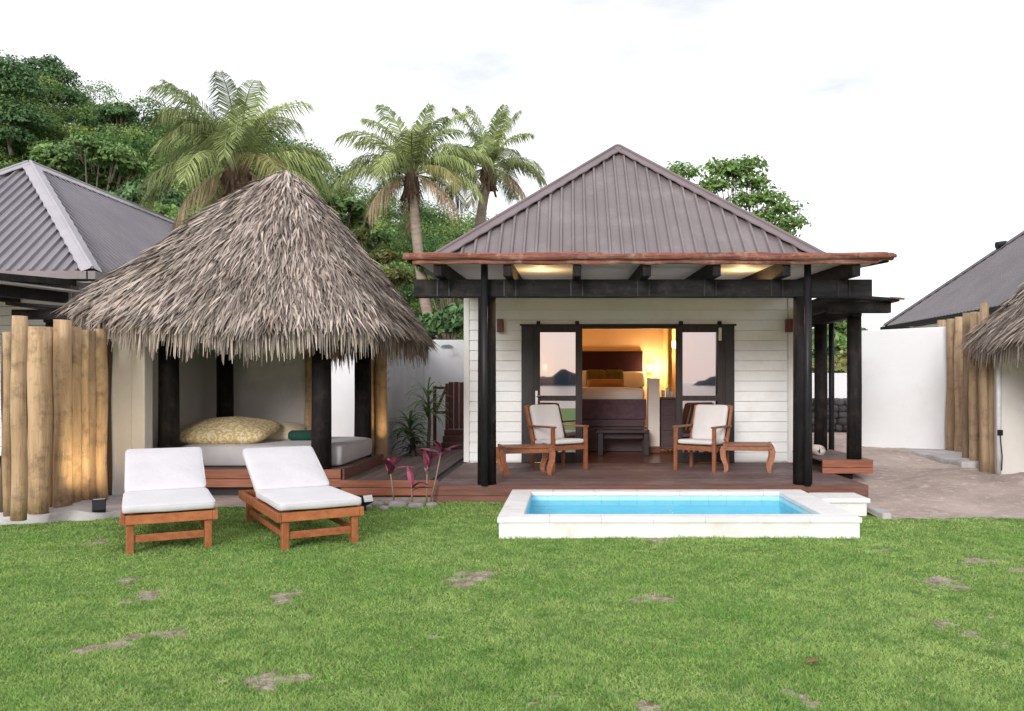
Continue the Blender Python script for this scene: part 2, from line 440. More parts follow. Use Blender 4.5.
nx, ny = 330, 250
gx = np.linspace(-9, 9.5, nx); t = np.linspace(0, 1, ny)
V = np.zeros((ny, nx, 3)); eb = back_edge(gx)
for j in range(ny):
    yy = -21 + (3 + 21) * (t[j] / .12) if t[j] < .12 else 3 + (eb - 3) * (t[j] - .12) / .88
    V[j, :, 0] = gx; V[j, :, 1] = yy
V[:, :, 2] = .006 + .012 * np.sin(V[:, :, 0] * 1.3) * np.sin(V[:, :, 1] * 1.7 + .5) + .006
idx = np.arange(nx * ny).reshape(ny, nx)
Fq = np.stack([idx[:-1, :-1], idx[:-1, 1:], idx[1:, 1:], idx[1:, :-1]], -1).reshape(-1, 4)
cen = V.reshape(-1, 3)[Fq].mean(1)
Fq = Fq[~((cen[:, 0] > -.55) & (cen[:, 0] < 2.60) & (cen[:, 1] > 7.6) & (cen[:, 1] < 9.42))]
lawn = structure(np_mesh('lawn', V.reshape(-1, 3), Fq, 'lawn', smooth=True))
at = lawn.data.attributes.new('bare', 'FLOAT', 'POINT')
at.data.foreach_set('value', bareness(V[:, :, 0].ravel(), V[:, :, 1].ravel()).astype(np.float32))
for sgn in (-1, 1):                                # lawn carries on to both sides
    x0, x1 = (-40, -9) if sgn < 0 else (9.5, 40)
    structure(MB().quad((x0, -21, .010), (x1, -21, .010), (x1, 8.1, .010), (x0, 8.1, .010)).build('lawn', 'lawn'))

POOL = (-.665, 2.71, 7.5, 9.5)


def grass(n):
    # density falls with distance, as blades shrink in the picture
    u = rng.random(n * 2); Y = 2.9 * (9.9 / 2.9) ** (u ** .86)
    X = (rng.random(n * 2) - .5) * 2; X = X * (Y * .78 + .4) - .05 * Y
    keep = Y < back_edge(X) - .01
    keep &= ~((X > POOL[0]) & (X < POOL[1]) & (Y > POOL[2] - .01) & (Y < POOL[3]))
    keep &= ~((X > 2.70) & (X < 3.3) & (Y > 8.74) & (Y < 9.75))
    keep &= rng.random(n * 2) > np.clip(bareness(X, Y) * 1.7 - .40, 0, .90)
    X, Y = X[keep][:n], Y[keep][:n]; n = len(X)
    tall = .6 + .8 * rng.random(n)
    clump = .8 + .35 * np.sin(X * 6.1 + np.sin(Y * 4.3) * 2) * np.sin(Y * 5.7 + X * 1.9) + .2 * np.sin(X * 17 + Y * 13)
    edge = np.exp(-np.abs(Y - POOL[2] + .03) / .05) * ((X > POOL[0] - .1) & (X < POOL[1] + .1))
    h = .0145 * tall * clump * (1 + .9 * edge) + .006
    a = rng.random(n) * 6.283; w = (.0024 + .0020 * rng.random(n)) * (Y / 4) ** .55
    lean = .5 * h * rng.normal(0, 1, (2, n)) * 1.5
    dx, dy = np.cos(a) * w, np.sin(a) * w
    z0 = .010 + .012 * np.sin(X * 1.3) * np.sin(Y * 1.7 + .5)
    V = np.zeros((n, 3, 3))
    V[:, 0] = np.stack([X - dx, Y - dy, z0], -1); V[:, 1] = np.stack([X + dx, Y + dy, z0], -1)
    V[:, 2] = np.stack([X + lean[0], Y + lean[1], z0 + h], -1)
    return V.reshape(-1, 3), np.arange(n * 3).reshape(-1, 3)


V, Fq = grass(520000)
tag(np_mesh('grass', V, Fq, 'grass'), 'short green grass of the lawn in front of the villa', 'grass', kind='stuff')


# trodden sand on the right of the villa
def sand_z(x, y):
    t = min(1, max(0, (y - 8.4) / 6.5))
    z = .008 + .25 * t * t * (3 - 2 * t) + .055 * hnoise(x, y, 1.1) * min(1, t * 4) + .012 * hnoise(x, y, 5) * min(1, t * 8)
    z += .16 * math.exp(-((x - 6.2) / .7) ** 2 - ((y - 10.9) / .5) ** 2)
    return z


mb = MB(); nx, ny = 110, 90
for j in range(ny):
    for i in range(nx):
        x = 3.3 + 17 * (i / (nx - 1)) ** 1.6; y0 = float(back_edge(x)) - .15
        y = y0 + (26 - y0) * (j / (ny - 1)) ** 1.5
        mb.v.append((x, y, sand_z(x, y)))
for j in range(ny - 1):
    for i in range(nx - 1):
        a = j * nx + i; mb.f.append((a, a + 1, a + 1 + nx, a + nx))
structure(mb.build('sand_path', 'sand', smooth=True))
# strip of sandy soil behind the lawn on the left
structure(MB().quad((-12, 8.0, .0), (-1.5, 9.3, .0), (-1.5, 22, .0), (-12, 22, .0)).build('path', 'sand'))


def hill_h(X, Y):
    A = np.interp(X, [-90, -60, -43, -35, -30, -26, -18, -15.5, -10, -4, 4, 14, 40, 90], [20, 26, 22.0, 19.0, 17.7, 17.4, 15.2, 11.8, 10.4, 8.2, 4.2, 1.5, .4, 0])
    t = np.clip((Y - 25) / 37, 0, 1); t2 = np.clip((110 - Y) / 40, 0, 1)
    return A * (t * .6 + .4 * t * t * (3 - 2 * t)) * t2


mb = MB(); nx, ny = 60, 40
for j in range(ny):
    for i in range(nx):
        x = -90 + 180 * i / (nx - 1); y = 24.5 + 90 * j / (ny - 1)
        mb.v.append((x, y, float(hill_h(x, y)) + .3 * hnoise(x * .3, y * .3) * (j > 0) - .03))
for j in range(ny - 1):
    for i in range(nx - 1):
        a = j * nx + i; mb.f.append((a, a + 1, a + 1 + nx, a + nx))
structure(mb.build('hill', 'terrain', smooth=True))


def island(cx, cy, w, h, seed):
    mb = MB(); n = 26; k = 8
    for j in range(k):
        for i in range(n):
            u = i / (n - 1) * 2 - 1; v = j / (k - 1) * 2 - 1
            z = h * max(0, 1 - abs(u) ** 1.6) * (1 - v * v) * (1 + .25 * math.sin(u * 7 + seed) + .12 * math.sin(u * 17 + seed * 2))
            mb.v.append((cx + u * w, cy + v * w * .4, z - 2))
    for j in range(k - 1):
        for i in range(n - 1):
            a = j * n + i; mb.f.append((a, a + 1, a + 1 + n, a + n))
    return structure(mb.build('hill', pm('far_island', (.035, .05, .07), (.02, .03, .04), .02, 1)))


# islands out at sea behind the camera: seen mirrored in the door glass
island(-10, -780, 55, 14, .3); island(160, -780, 38, 17, 2.0); island(620, -1500, 260, 40, 4)


# ------------------------------------------------------------------ foliage
def leaves(cent, rad, n, size, flat=.35, elong=1.8, shell=.55, up=.45):
    """leaf blades spread through ellipsoid clumps"""
    cent = np.asarray(cent, float); rad = np.asarray(rad, float); k = len(cent)
    w = (rad[:, 0] * rad[:, 1]); w = w / w.sum()
    which = rng.choice(k, n, p=w)
    d = rng.normal(0, 1, (n, 3)); d /= np.linalg.norm(d, axis=1)[:, None]
    d[:, 2] = np.where(d[:, 2] < -.25, -d[:, 2] * .8, d[:, 2])
    r = shell + (1.08 - shell) * rng.random(n) ** .6
    r *= 1 + .16 * rng.normal(0, 1, n) * (rng.random(n) < .3)
    pos = cent[which] + d * rad[which] * r[:, None]
    nrm = d * .8 + rng.normal(0, .55, (n, 3)); nrm[:, 2] += up; nrm /= np.linalg.norm(nrm, axis=1)[:, None]
    a = rng.normal(0, 1, (n, 3)); a[:, 2] -= .5; a -= nrm * (a * nrm).sum(1)[:, None]; a /= np.linalg.norm(a, axis=1)[:, None]
    b = np.cross(nrm, a)
    s = size * (.55 + .9 * rng.random(n))[:, None]
    V = np.zeros((n, 4, 3))
    V[:, 0] = pos - a * s * elong * .5; V[:, 1] = pos + b * s * .5 - a * s * .1 + nrm * s * flat * .4
    V[:, 2] = pos + a * s * elong * .5 - nrm * s * flat * .3; V[:, 3] = pos - b * s * .5 - a * s * .1 + nrm * s * flat * .4
    return V.reshape(-1, 3), np.arange(n * 4).reshape(-1, 4)


def tree(label, base, lobes, n, size, m, trunk_r=.2, group=None, name='tree', cat='tree', shell=.45):
    base = Vector(base)
    t = thing(name, label, cat, base, group)
    top = Vector(np.mean([l[0] for l in lobes], axis=0)); top.z -= .1 * top.z
    mid = base.lerp(top, .5) + Vector((random.uniform(-.3, .3), 0, 0))
    mb = MB().tube([base, base.lerp(mid, .5), mid, top], [trunk_r * 1.2, trunk_r, trunk_r * .75, trunk_r * .35], 9, wob=.06)
    for c, r in lobes:
        c = Vector(c); st = base.lerp(top, random.uniform(.45, .8))
        q = st.lerp(c, .5); q.z -= .12 * (c - st).length * random.uniform(-.5, 1)
        mb.tube([st, q, c], [trunk_r * .42, trunk_r * .28, trunk_r * .1], 7)
        for k in range(3):
            e = c + Vector((random.uniform(-1, 1) * r[0], random.uniform(-1, 1) * r[1], random.uniform(-.2, 1) * r[2])) * .8
            mb.tube([q.lerp(c, .6), q.lerp(e, .6), e], [trunk_r * .15, trunk_r * .1, trunk_r * .04], 5)
    mb.build('trunk', 'bark', t, smooth=True)
    V, Fq = leaves([l[0] for l in lobes], [l[1] for l in lobes], n, size, shell=shell)
    np_mesh('crown', V, Fq, m, t)
    return t


def crown_lobes(c, R_, n, flat=.6, small=.5):
    out = []
    for i in range(n):
        d = Vector((random.gauss(0, 1), random.gauss(0, 1), abs(random.gauss(0, .8)) - .15)); d.normalize()
        r = R_ * small * random.uniform(.6, 1.15)
        out.append((tuple(Vector(c) + Vector((d.x, d.y, d.z * flat)) * R_ * random.uniform(.55, .85)), (r, r, r * .72)))
    return out


# wooded hillside as one mass
cent = []; rad = []
rnd = random.Random(3)
tries = 0
while len(cent) < 2300 and tries < 29000:
    tries += 1
    Y = rnd.uniform(27, 66); X = rnd.uniform(-1.06, .35) * Y * .75
    h = float(hill_h(X, Y))
    px = CX + F * X / Y
    if px < -90 or px > 560 or h < .6: continue
    R_ = rnd.uniform(1.0, 2.1) * (1.0 if Y < 45 else 1.15)
    for k in range(4):
        a = rnd.uniform(0, 6.28); q = rnd.uniform(.2, 1.0) * R_
        rr = R_ * rnd.uniform(.3, .72)
        cent.append((X + math.cos(a) * q, Y + math.sin(a) * q, h + R_ * rnd.uniform(.3, 1.7))); rad.append((rr, rr, rr * .88))
V, Fq = leaves(cent, rad, 760000, .095, elong=1.7, shell=.5)
tag(np_mesh('hillside_forest', V, Fq, 'forest'), 'dense green forest covering the hill behind the thatched pavilion', 'forest', kind='stuff')

# trees one can tell apart
tl = []
b = P(58, 130, 58)
tree('dark tree standing tallest on the hill skyline at the upper left', (b.x, 58, b.z - 1), [(tuple(P(40, 70, 58)), (1.3, 1.2, .8)), (tuple(P(52, 64, 58)), (.7, .7, .6)), (tuple(P(58, 78, 58)), (1.4, 1.2, .9)), (tuple(P(28, 80, 58)), (1.5, 1.2, .9)), (tuple(P(45, 92, 58)), (1.7, 1.2, 1.0)), (tuple(P(66, 100, 58)), (1.3, 1.2, .9)), (tuple(P(30, 106, 58)), (1.6, 1.2, 1.0))], 7000, .12, 'leaf_b', .12)
b = P(12, 140, 50)
tree('very dark rounded tree at the left end of the hill skyline', (b.x, 50, b.z - 1), [(tuple(P(5, 78, 50)), (1.8, 1.6, 1.3)), (tuple(P(-14, 84, 50)), (1.8, 1.6, 1.3)), (tuple(P(20, 92, 50)), (1.4, 1.2, 1)), (tuple(P(4, 112, 50)), (1.6, 1.3, 1.1)), (tuple(P(24, 122, 50)), (1.5, 1.2, 1)), (tuple(P(8, 140, 50)), (1.6, 1.3, 1))], 9500, .12, 'leaf_b', .12)
b = P(128, 150, 56)
tree('small dark tree breaking the skyline halfway down the hill slope', (b.x, 56, b.z - 1), crown_lobes(P(126, 122, 56), 1.7, 16, .6, .36) + crown_lobes(P(120, 140, 56), 1.5, 8, .5, .4), 5500, .115, 'leaf_b', .1)
b = P(95, 230, 34)
tree('broad light green tree above the grey neighbouring roof', (b.x, 34, 2.0), crown_lobes(P(92, 172, 34), 2.2, 20, .62, .36) + crown_lobes(P(60, 192, 34), 1.4, 8, .6, .4), 15000, .11, 'leaf_a', .16)
tree('dark bushy tree between the grey roof and the left palm', (P(150, 240, 30).x, 30, 1.2), crown_lobes(P(142, 212, 30), 1.5, 14, .8, .36) + crown_lobes(P(112, 218, 30), 1.0, 6, .7, .4), 11000, .11, 'leaf_b', .16)
tree('bright green shrubby tree under the left palm crown', (P(190, 250, 27).x, 27, .5), crown_lobes(P(184, 228, 27), 1.2, 13, .8, .38), 5200, .13, 'leaf_c', .16)
tree('olive green tree right of the thatched roof peak', (P(330, 300, 27).x, 27, .6), crown_lobes(P(335, 222, 27), 1.35, 15, .9, .36) + crown_lobes(P(365, 248, 27), .8, 6, .9, .4), 6500, .13, 'leaf_a', .16)
tree('yellowish green tree behind the right slope of the thatched roof', (P(372, 300, 25).x, 25, .3), crown_lobes(P(378, 280, 25), 1.1, 15, 1.1, .34) + crown_lobes(P(352, 240, 25), .6, 5, .9, .4), 5200, .12, 'leaf_y', .14)
tree('light green tree between the middle palm trunk and the villa', (P(448, 330, 24).x, 24, .3), crown_lobes(P(450, 285, 24), 1.05, 16, 1.25, .34), 5200, .12, 'leaf_c', .13)
tree('dark green shrub rising behind the white garden wall', (P(446, 340, 21).x, 21, .1), [(tuple(P(440, 328, 21)), (.5, .5, .4)), (tuple(P(458, 322, 21)), (.45, .5, .45)), (tuple(P(418, 335, 21)), (.4, .5, .3))], 3200, .11, 'leaf_b', .1)
# open tree behind the villa roof on the right
lb = [P(735, 175, 24), P(716, 188, 24), P(752, 186, 24), P(768, 200, 24), P(782, 212, 24), P(742, 205, 24), P(760, 222, 24), P(778, 236, 24), P(700, 196, 24), P(680, 175, 24), P(790, 226, 24), P(720, 172, 24), P(748, 168, 24)]
tree('airy bright green tree rising behind the right slope of the villa roof', (P(735, 300, 24).x, 24, 0), [(tuple(c), (.56, .53, .38)) for c in lb], 4600, .082, 'leaf_c', .09, shell=.2)
# seen between the posts of the side porch
tree('green tree framed by the side porch posts', (P(836, 400, 30).x, 30, .2), [(tuple(P(826, 345, 30)), (.7, .7, .7)), (tuple(P(842, 350, 30)), (.7, .7, .7)), (tuple(P(834, 325, 30)), (.6, .6, .5)), (tuple(P(851, 338, 30)), (.55, .6, .5)), (tuple(P(818, 365, 30)), (.6, .6, .6))], 4200, .13, 'leaf_a', .15)
tree('low olive shrub beyond the dark stone wall', (P(838, 400, 27).x, 27, .2), [(tuple(P(832, 372, 27)), (.7, .6, .45)), (tuple(P(848, 368, 27)), (.6, .6, .5))], 1800, .12, 'leaf_y', .08, name='shrub', cat='shrub')


# ------------------------------------------------------------------ palms
def frond_mb(base, az, el, length, droop, nl=72, lw=.032, ll=.84, hang=.5, gap=0.0):
    mb = MB(); pts = []; p = Vector(base); e = el; n = 18
    for i in range(n + 1):
        pts.append(p.copy()); d = Vector((math.cos(az) * math.cos(e), math.sin(az) * math.cos(e), math.sin(e)))
        p = p + d * length / n; e -= droop / n * (.5 + 1.1 * i / n)
    rad = [.026 * (1 - i / n) + .006 for i in range(n + 1)]
    mb.tube(pts, rad, 5)
    for k in range(nl):
        s = .14 + .86 * (k + .5) / nl; f = s * n; i = min(int(f), n - 1); q = pts[i].lerp(pts[i + 1], f - i)
        d = (pts[i + 1] - pts[i]).normalized(); side = d.cross(Vector((0, 0, 1)))
        if side.length < .05: side = Vector((-math.sin(az), math.cos(az), 0))
        side.normalize(); upv = side.cross(d).normalized()
        L = ll * (math.sin(math.pi * min(1, .10 + .86 * s)) ** .6) * random.uniform(.85, 1.1) * length / 2.6
        for sg in (-1, 1):
            if random.random() < gap: continue
            dr = (side * sg * .8 + d * (.45 + .5 * s) + upv * random.uniform(.05, .3)).normalized()
            w = d * lw * .5 * random.uniform(.8, 1.2)
            m1 = q + dr * L * .5; m1.z -= hang * L * .16
            e1 = m1 + dr * L * .45; e1.z -= hang * L * random.uniform(.5, .9)
            mb.quad(q - w * .6, q + w * .6, m1 + w, m1 - w); n0 = len(mb.v)
            mb.v += [tuple(e1)]; mb.f.append((n0 - 1, n0 - 2, n0))
    return mb


def palm(label, crown, base, fronds, length, tr=.16):
    t = thing('palm_tree', label, 'palm tree', base, 'coconut palms behind the buildings')
    b = Vector(base); c = Vector(crown)
    pts = [b.lerp(c, i / 14) + Vector((.5 * math.sin(math.pi * i / 14) * (1 if c.x > b.x else .6), 0, 0)) * -.9 for i in range(15)]
    pts[-1] = c
    mb = MB().tube(pts, [tr * (1.35 - .5 * i / 14 + .04 * (i % 2)) for i in range(15)], 14, wob=.03)
    mb.build('trunk', 'palm_bark', t, smooth=True)
    fb = MB().tube([c + Vector((0, 0, -.75)), c + Vector((0, 0, -.35)), c + Vector((0, 0, .25))], [tr * 1.0, tr * 1.55, tr * .9], 12, wob=.15)
    for k in range(40):
        a = random.uniform(0, 6.28); r = tr * random.uniform(1.2, 1.9)
        p0 = c + Vector((math.cos(a) * r * .7, math.sin(a) * r * .7, random.uniform(-.6, .1)))
        p1 = p0 + Vector((math.cos(a) * .18, math.sin(a) * .18, -random.uniform(.2, .55)))
        fb.bar(p0, p1, .05, .012)
    fb.build('fibre_sheath', 'palm_fibre', t)
    for (az, el, lf, dr, kind) in fronds:
        m = {'g': 'frond%d' % random.choice((0, 0, 1, 1, 2)), 'y': 'frond_y', 'd': 'frond_d'}[kind]
        o = c + Vector((math.cos(R(az)), math.sin(R(az)), 0)) * tr * .5
        frond_mb(o, R(az), R(el), length * lf, R(dr), hang=.9 if kind != 'd' else 1.5, gap=.16 if kind == 'g' else .2).build('frond', m, t)
    return t


def frond_set(seed, n_up, n_mid, n_low, n_dead):
    r = random.Random(seed); out = []
    for i in range(n_up): out.append((i * 360 / n_up + r.uniform(-30, 30), r.uniform(66, 88), r.uniform(.8, 1.0), r.uniform(35, 95), 'g'))
    for i in range(n_mid): out.append((i * 360 / n_mid + r.uniform(-24, 24), r.uniform(28, 58), r.uniform(.85, 1.05), r.uniform(85, 125), 'g'))
    for i in range(n_low): out.append((i * 360 / n_low + r.uniform(-14, 14), r.uniform(5, 25), r.uniform(.85, 1.0), r.uniform(70, 95), 'y' if r.random() < .45 else 'g'))
    for i in range(n_dead): out.append((i * 360 / n_dead + r.uniform(-25, 25), r.uniform(-35, -10), r.uniform(.6, .85), r.uniform(40, 60), 'd'))
    return out


c = P(238, 168, 22)
palm('wide drooping coconut palm rising behind the peak of the thatched roof', c, (c.x + .2, 22, 0), frond_set(5, 10, 13, 8, 3), 2.9, .24)
c = P(412, 175, 24)
palm('tall coconut palm with a long pale trunk between thatched roof and villa', c, (P(446, 335, 24).x + .35, 24, 0), frond_set(8, 10, 11, 7, 3), 2.5, .145)
c = P(489, 168, 27)
palm('slender coconut palm right behind the left slope of the villa roof', c, (P(486, 300, 27).x, 27, 0), frond_set(12, 9, 10, 6, 2), 2.3, .17)


# ------------------------------------------------------------------ villas
def plane_ribs(mb, o, u, s, W, Ln, lim, pitch=.19, w=.06, h=.046, n=None):
    """raised ribs on a roof plane: o corner of eave, u along eave, s up the slope; lim(t) gives length at distance t"""
    nrm = u.cross(s).normalized()
    k = int(W / pitch)
    for i in range(k + 1):
        t = (W - k * pitch) / 2 + i * pitch; L = lim(t)
        if L < .15: continue
        a = o + u * t; b = a + s * L
        mb.poly([a - u * w * .5, b - u * w * .5, b - u * w * .25 + nrm * h, a - u * w * .25 + nrm * h])
        mb.poly([a - u * w * .25 + nrm * h, b - u * w * .25 + nrm * h, b + u * w * .25 + nrm * h, a + u * w * .25 + nrm * h])
        mb.poly([a + u * w * .25 + nrm * h, b + u * w * .25 + nrm * h, b + u * w * .5, a + u * w * .5])
        mb.poly([a - u * w * .5, a - u * w * .25 + nrm * h, a + u * w * .25 + nrm * h, a + u * w * .5])


def hip_roof(t, cx, yf, hw, L, ze, za, mroof, mcap, gutter):
    x0, x1, yb = cx - hw, cx + hw, yf + L
    A = Vector((cx, yf + hw, za)); B = Vector((cx, yb - hw, za))
    c = [Vector((x0, yf, ze)), Vector((x1, yf, ze)), Vector((x1, yb, ze)), Vector((x0, yb, ze))]
    mb = MB()
    mb.poly([c[0], c[1], A]).poly([c[1], c[2], B, A]).poly([c[2], c[3], B]).poly([c[3], c[0], A, B])
    sl = math.hypot(hw, za - ze)
    for (o, u, up, W) in ((c[0], Vector((1, 0, 0)), Vector((0, hw, za - ze)), 2 * hw), (c[1], Vector((0, 1, 0)), Vector((-hw, 0, za - ze)), L),
                          (c[2], Vector((-1, 0, 0)), Vector((0, -hw, za - ze)), 2 * hw), (c[3], Vector((0, -1, 0)), Vector((hw, 0, za - ze)), L)):
        s = up.normalized()
        plane_ribs(mb, o, u, s, W, sl, lambda tt, W=W: sl * min(1, tt / hw, (W - tt) / hw))
    ro = mb.build('roof', mroof, t)
    for (p, q) in ((c[0], A), (c[1], A), (c[2], B), (c[3], B), (A, B)):
        d = (q - p).normalized(); side = d.cross(Vector((0, 0, 1))).normalized(); cap = MB()
        n = max(4, int((q - p).length / .16))
        for sg in (-1, 1):                          # scalloped flashing: follows the ribs
            up = side.cross(d).normalized()
            drop = .5 if p.z != q.z else (za - ze) / hw
            for i in range(n):
                a = p.lerp(q, i / n) + up * .078; b = p.lerp(q, (i + 1) / n) + up * .078
                wa = .15 + (.018 if i % 2 else 0); wb = .15 + (.018 if (i + 1) % 2 else 0)
                ea = a + side * sg * wa; ea.z -= wa * drop; eb = b + side * sg * wb; eb.z -= wb * drop
                if sg > 0: cap.quad(a, ea, eb, b)
                else: cap.quad(a, b, eb, ea)
                fa = ea.copy(); fa.z -= .02; fb = eb.copy(); fb.z -= .02
                cap.quad(ea, fa, fb, eb)
        cap.tube([p + up * .078, q + up * .078], .028, 8)
        cap.build('hip_cap', mcap, ro)
    g = MB()
    for (a, b) in ((c[0], c[1]), (c[1], c[2]), (c[2], c[3]), (c[3], c[0])):
        d = (b - a).normalized(); out = d.cross(Vector((0, 0, 1)))
        g.bar(a + out * .06 - d * .1 + Vector((0, 0, -.07)), b + out * .06 - d * .02 + Vector((0, 0, -.07)), .12, .13)
    g.build('gutter', gutter, t)
    sf = MB().box(x0 + .03, x1 - .03, yf + .03, yb - .03, ze - .18, ze - .15)
    sf.build('eave_soffit', 'soffit', t)
    return ro


def weatherboards(segs, y, pitch=.158, proud=.02):
    mb = MB()
    for (x0, x1, z0, z1) in segs:
        z = z0; i = 0
        base = .22; k0 = math.floor((z0 - base) / pitch)
        z = base + k0 * pitch
        while z < z1 - 1e-4:
            a = max(z, z0); b = min(z + pitch - .008, z1)
            if b <= a: z += pitch; continue
            fa = (a - z) / pitch; fb = (b - z) / pitch
            ya = y - proud * (1 - fa) - .003; yb_ = y - proud * (1 - fb) - .003
            mb.quad((x0, ya, a), (x1, ya, a), (x1, yb_, b), (x0, yb_, b))
            mb.quad((x0, y, a), (x1, y, a), (x1, ya, a), (x0, ya, a))
            mb.quad((x0, y, a), (x0, ya, a), (x0, yb_, b), (x0, y, b)); mb.quad((x1, ya, a), (x1, y, a), (x1, y, b), (x1, yb_, b))
            z += pitch
    return mb


DECK = .22


def side_porch(t, ox, oy):
    X0 = 3.47 + ox
    mb = MB()
    pw = [(4.40, 2.60), (3.5, 2.66)]
    mb.hexa([Vector(p) + Vector((ox, oy, 0)) for p in ((3.50, 10.85, 2.60), (4.42, 10.85, 2.54), (4.42, 17, 2.54), (3.50, 17, 2.60), (3.50, 10.85, 2.65), (4.42, 10.85, 2.585), (4.42, 17, 2.585), (3.50, 17, 2.65))])
    mb.build('side_porch_roof', 'black_wood_x', t, bevel=.006)
    if ox == 0: MB().tube([Vector((4.27 + ox, 10.80 + oy, 2.585)), Vector((4.40 + ox, 10.81 + oy, 2.575)), Vector((4.47 + ox, 10.82 + oy, 2.57))], [.012, .017, .011], 9, wob=.15).build('fascia_log', 'red_log', t, smooth=True)
    b = MB().box(3.5 + ox, 4.36 + ox, 10.98 + oy, 11.10 + oy, 2.40, 2.545)
    b.build('side_porch_beam', 'black_wood_x', t, bevel=.008)
    MB().box(3.89 + ox, 4.01 + ox, 11.11 + oy, 16.6 + oy, 2.36, 2.53).build('side_porch_beam', 'black_wood_x', t, bevel=.008)
    for yy in (11.25, 12.75, 15.6):
        r = .10
        MB().tube([(3.95 + ox, yy + oy, .40), (3.955 + ox, yy + oy, 1.3), (3.95 + ox, yy + oy, 2.365)], [r * 1.02, r, r * .98], 16, wob=.02).build('side_porch_post', 'black_wood', t, smooth=True)
    MB().tube([(4.17 + ox, 12.9 + oy, .2), (4.17 + ox, 12.9 + oy, 2.54)], .045, 12).build('downpipe', 'pipe', t, smooth=True)


def side_deck(t, ox, oy):
    mb = MB(); y = 11.12
    while y < 16.5:
        mb.box(3.47 + ox, 4.13 + ox, y + oy, y + .135 + oy, .375, .40); y += .143
    mb.build('side_deck_boards', 'deck', t, bevel=.003)
    mb = MB().box(3.46 + ox, 4.15 + ox, 11.075 + oy, 11.115 + oy, .30, .402).box(3.46 + ox, 4.15 + ox, 11.078 + oy, 11.118 + oy, .215, .293)
    mb.box(4.135 + ox, 4.165 + ox, 11.12 + oy, 16.5 + oy, .215, .399)
    mb.build('side_deck_fascia', 'redwood', t, bevel=.004)
    for yy in (11.3, 13, 15): MB().box(3.75 + ox, 3.95 + ox, yy + oy, yy + .25 + oy, 0.0, .213).build('side_deck_block', 'black_wood', t)


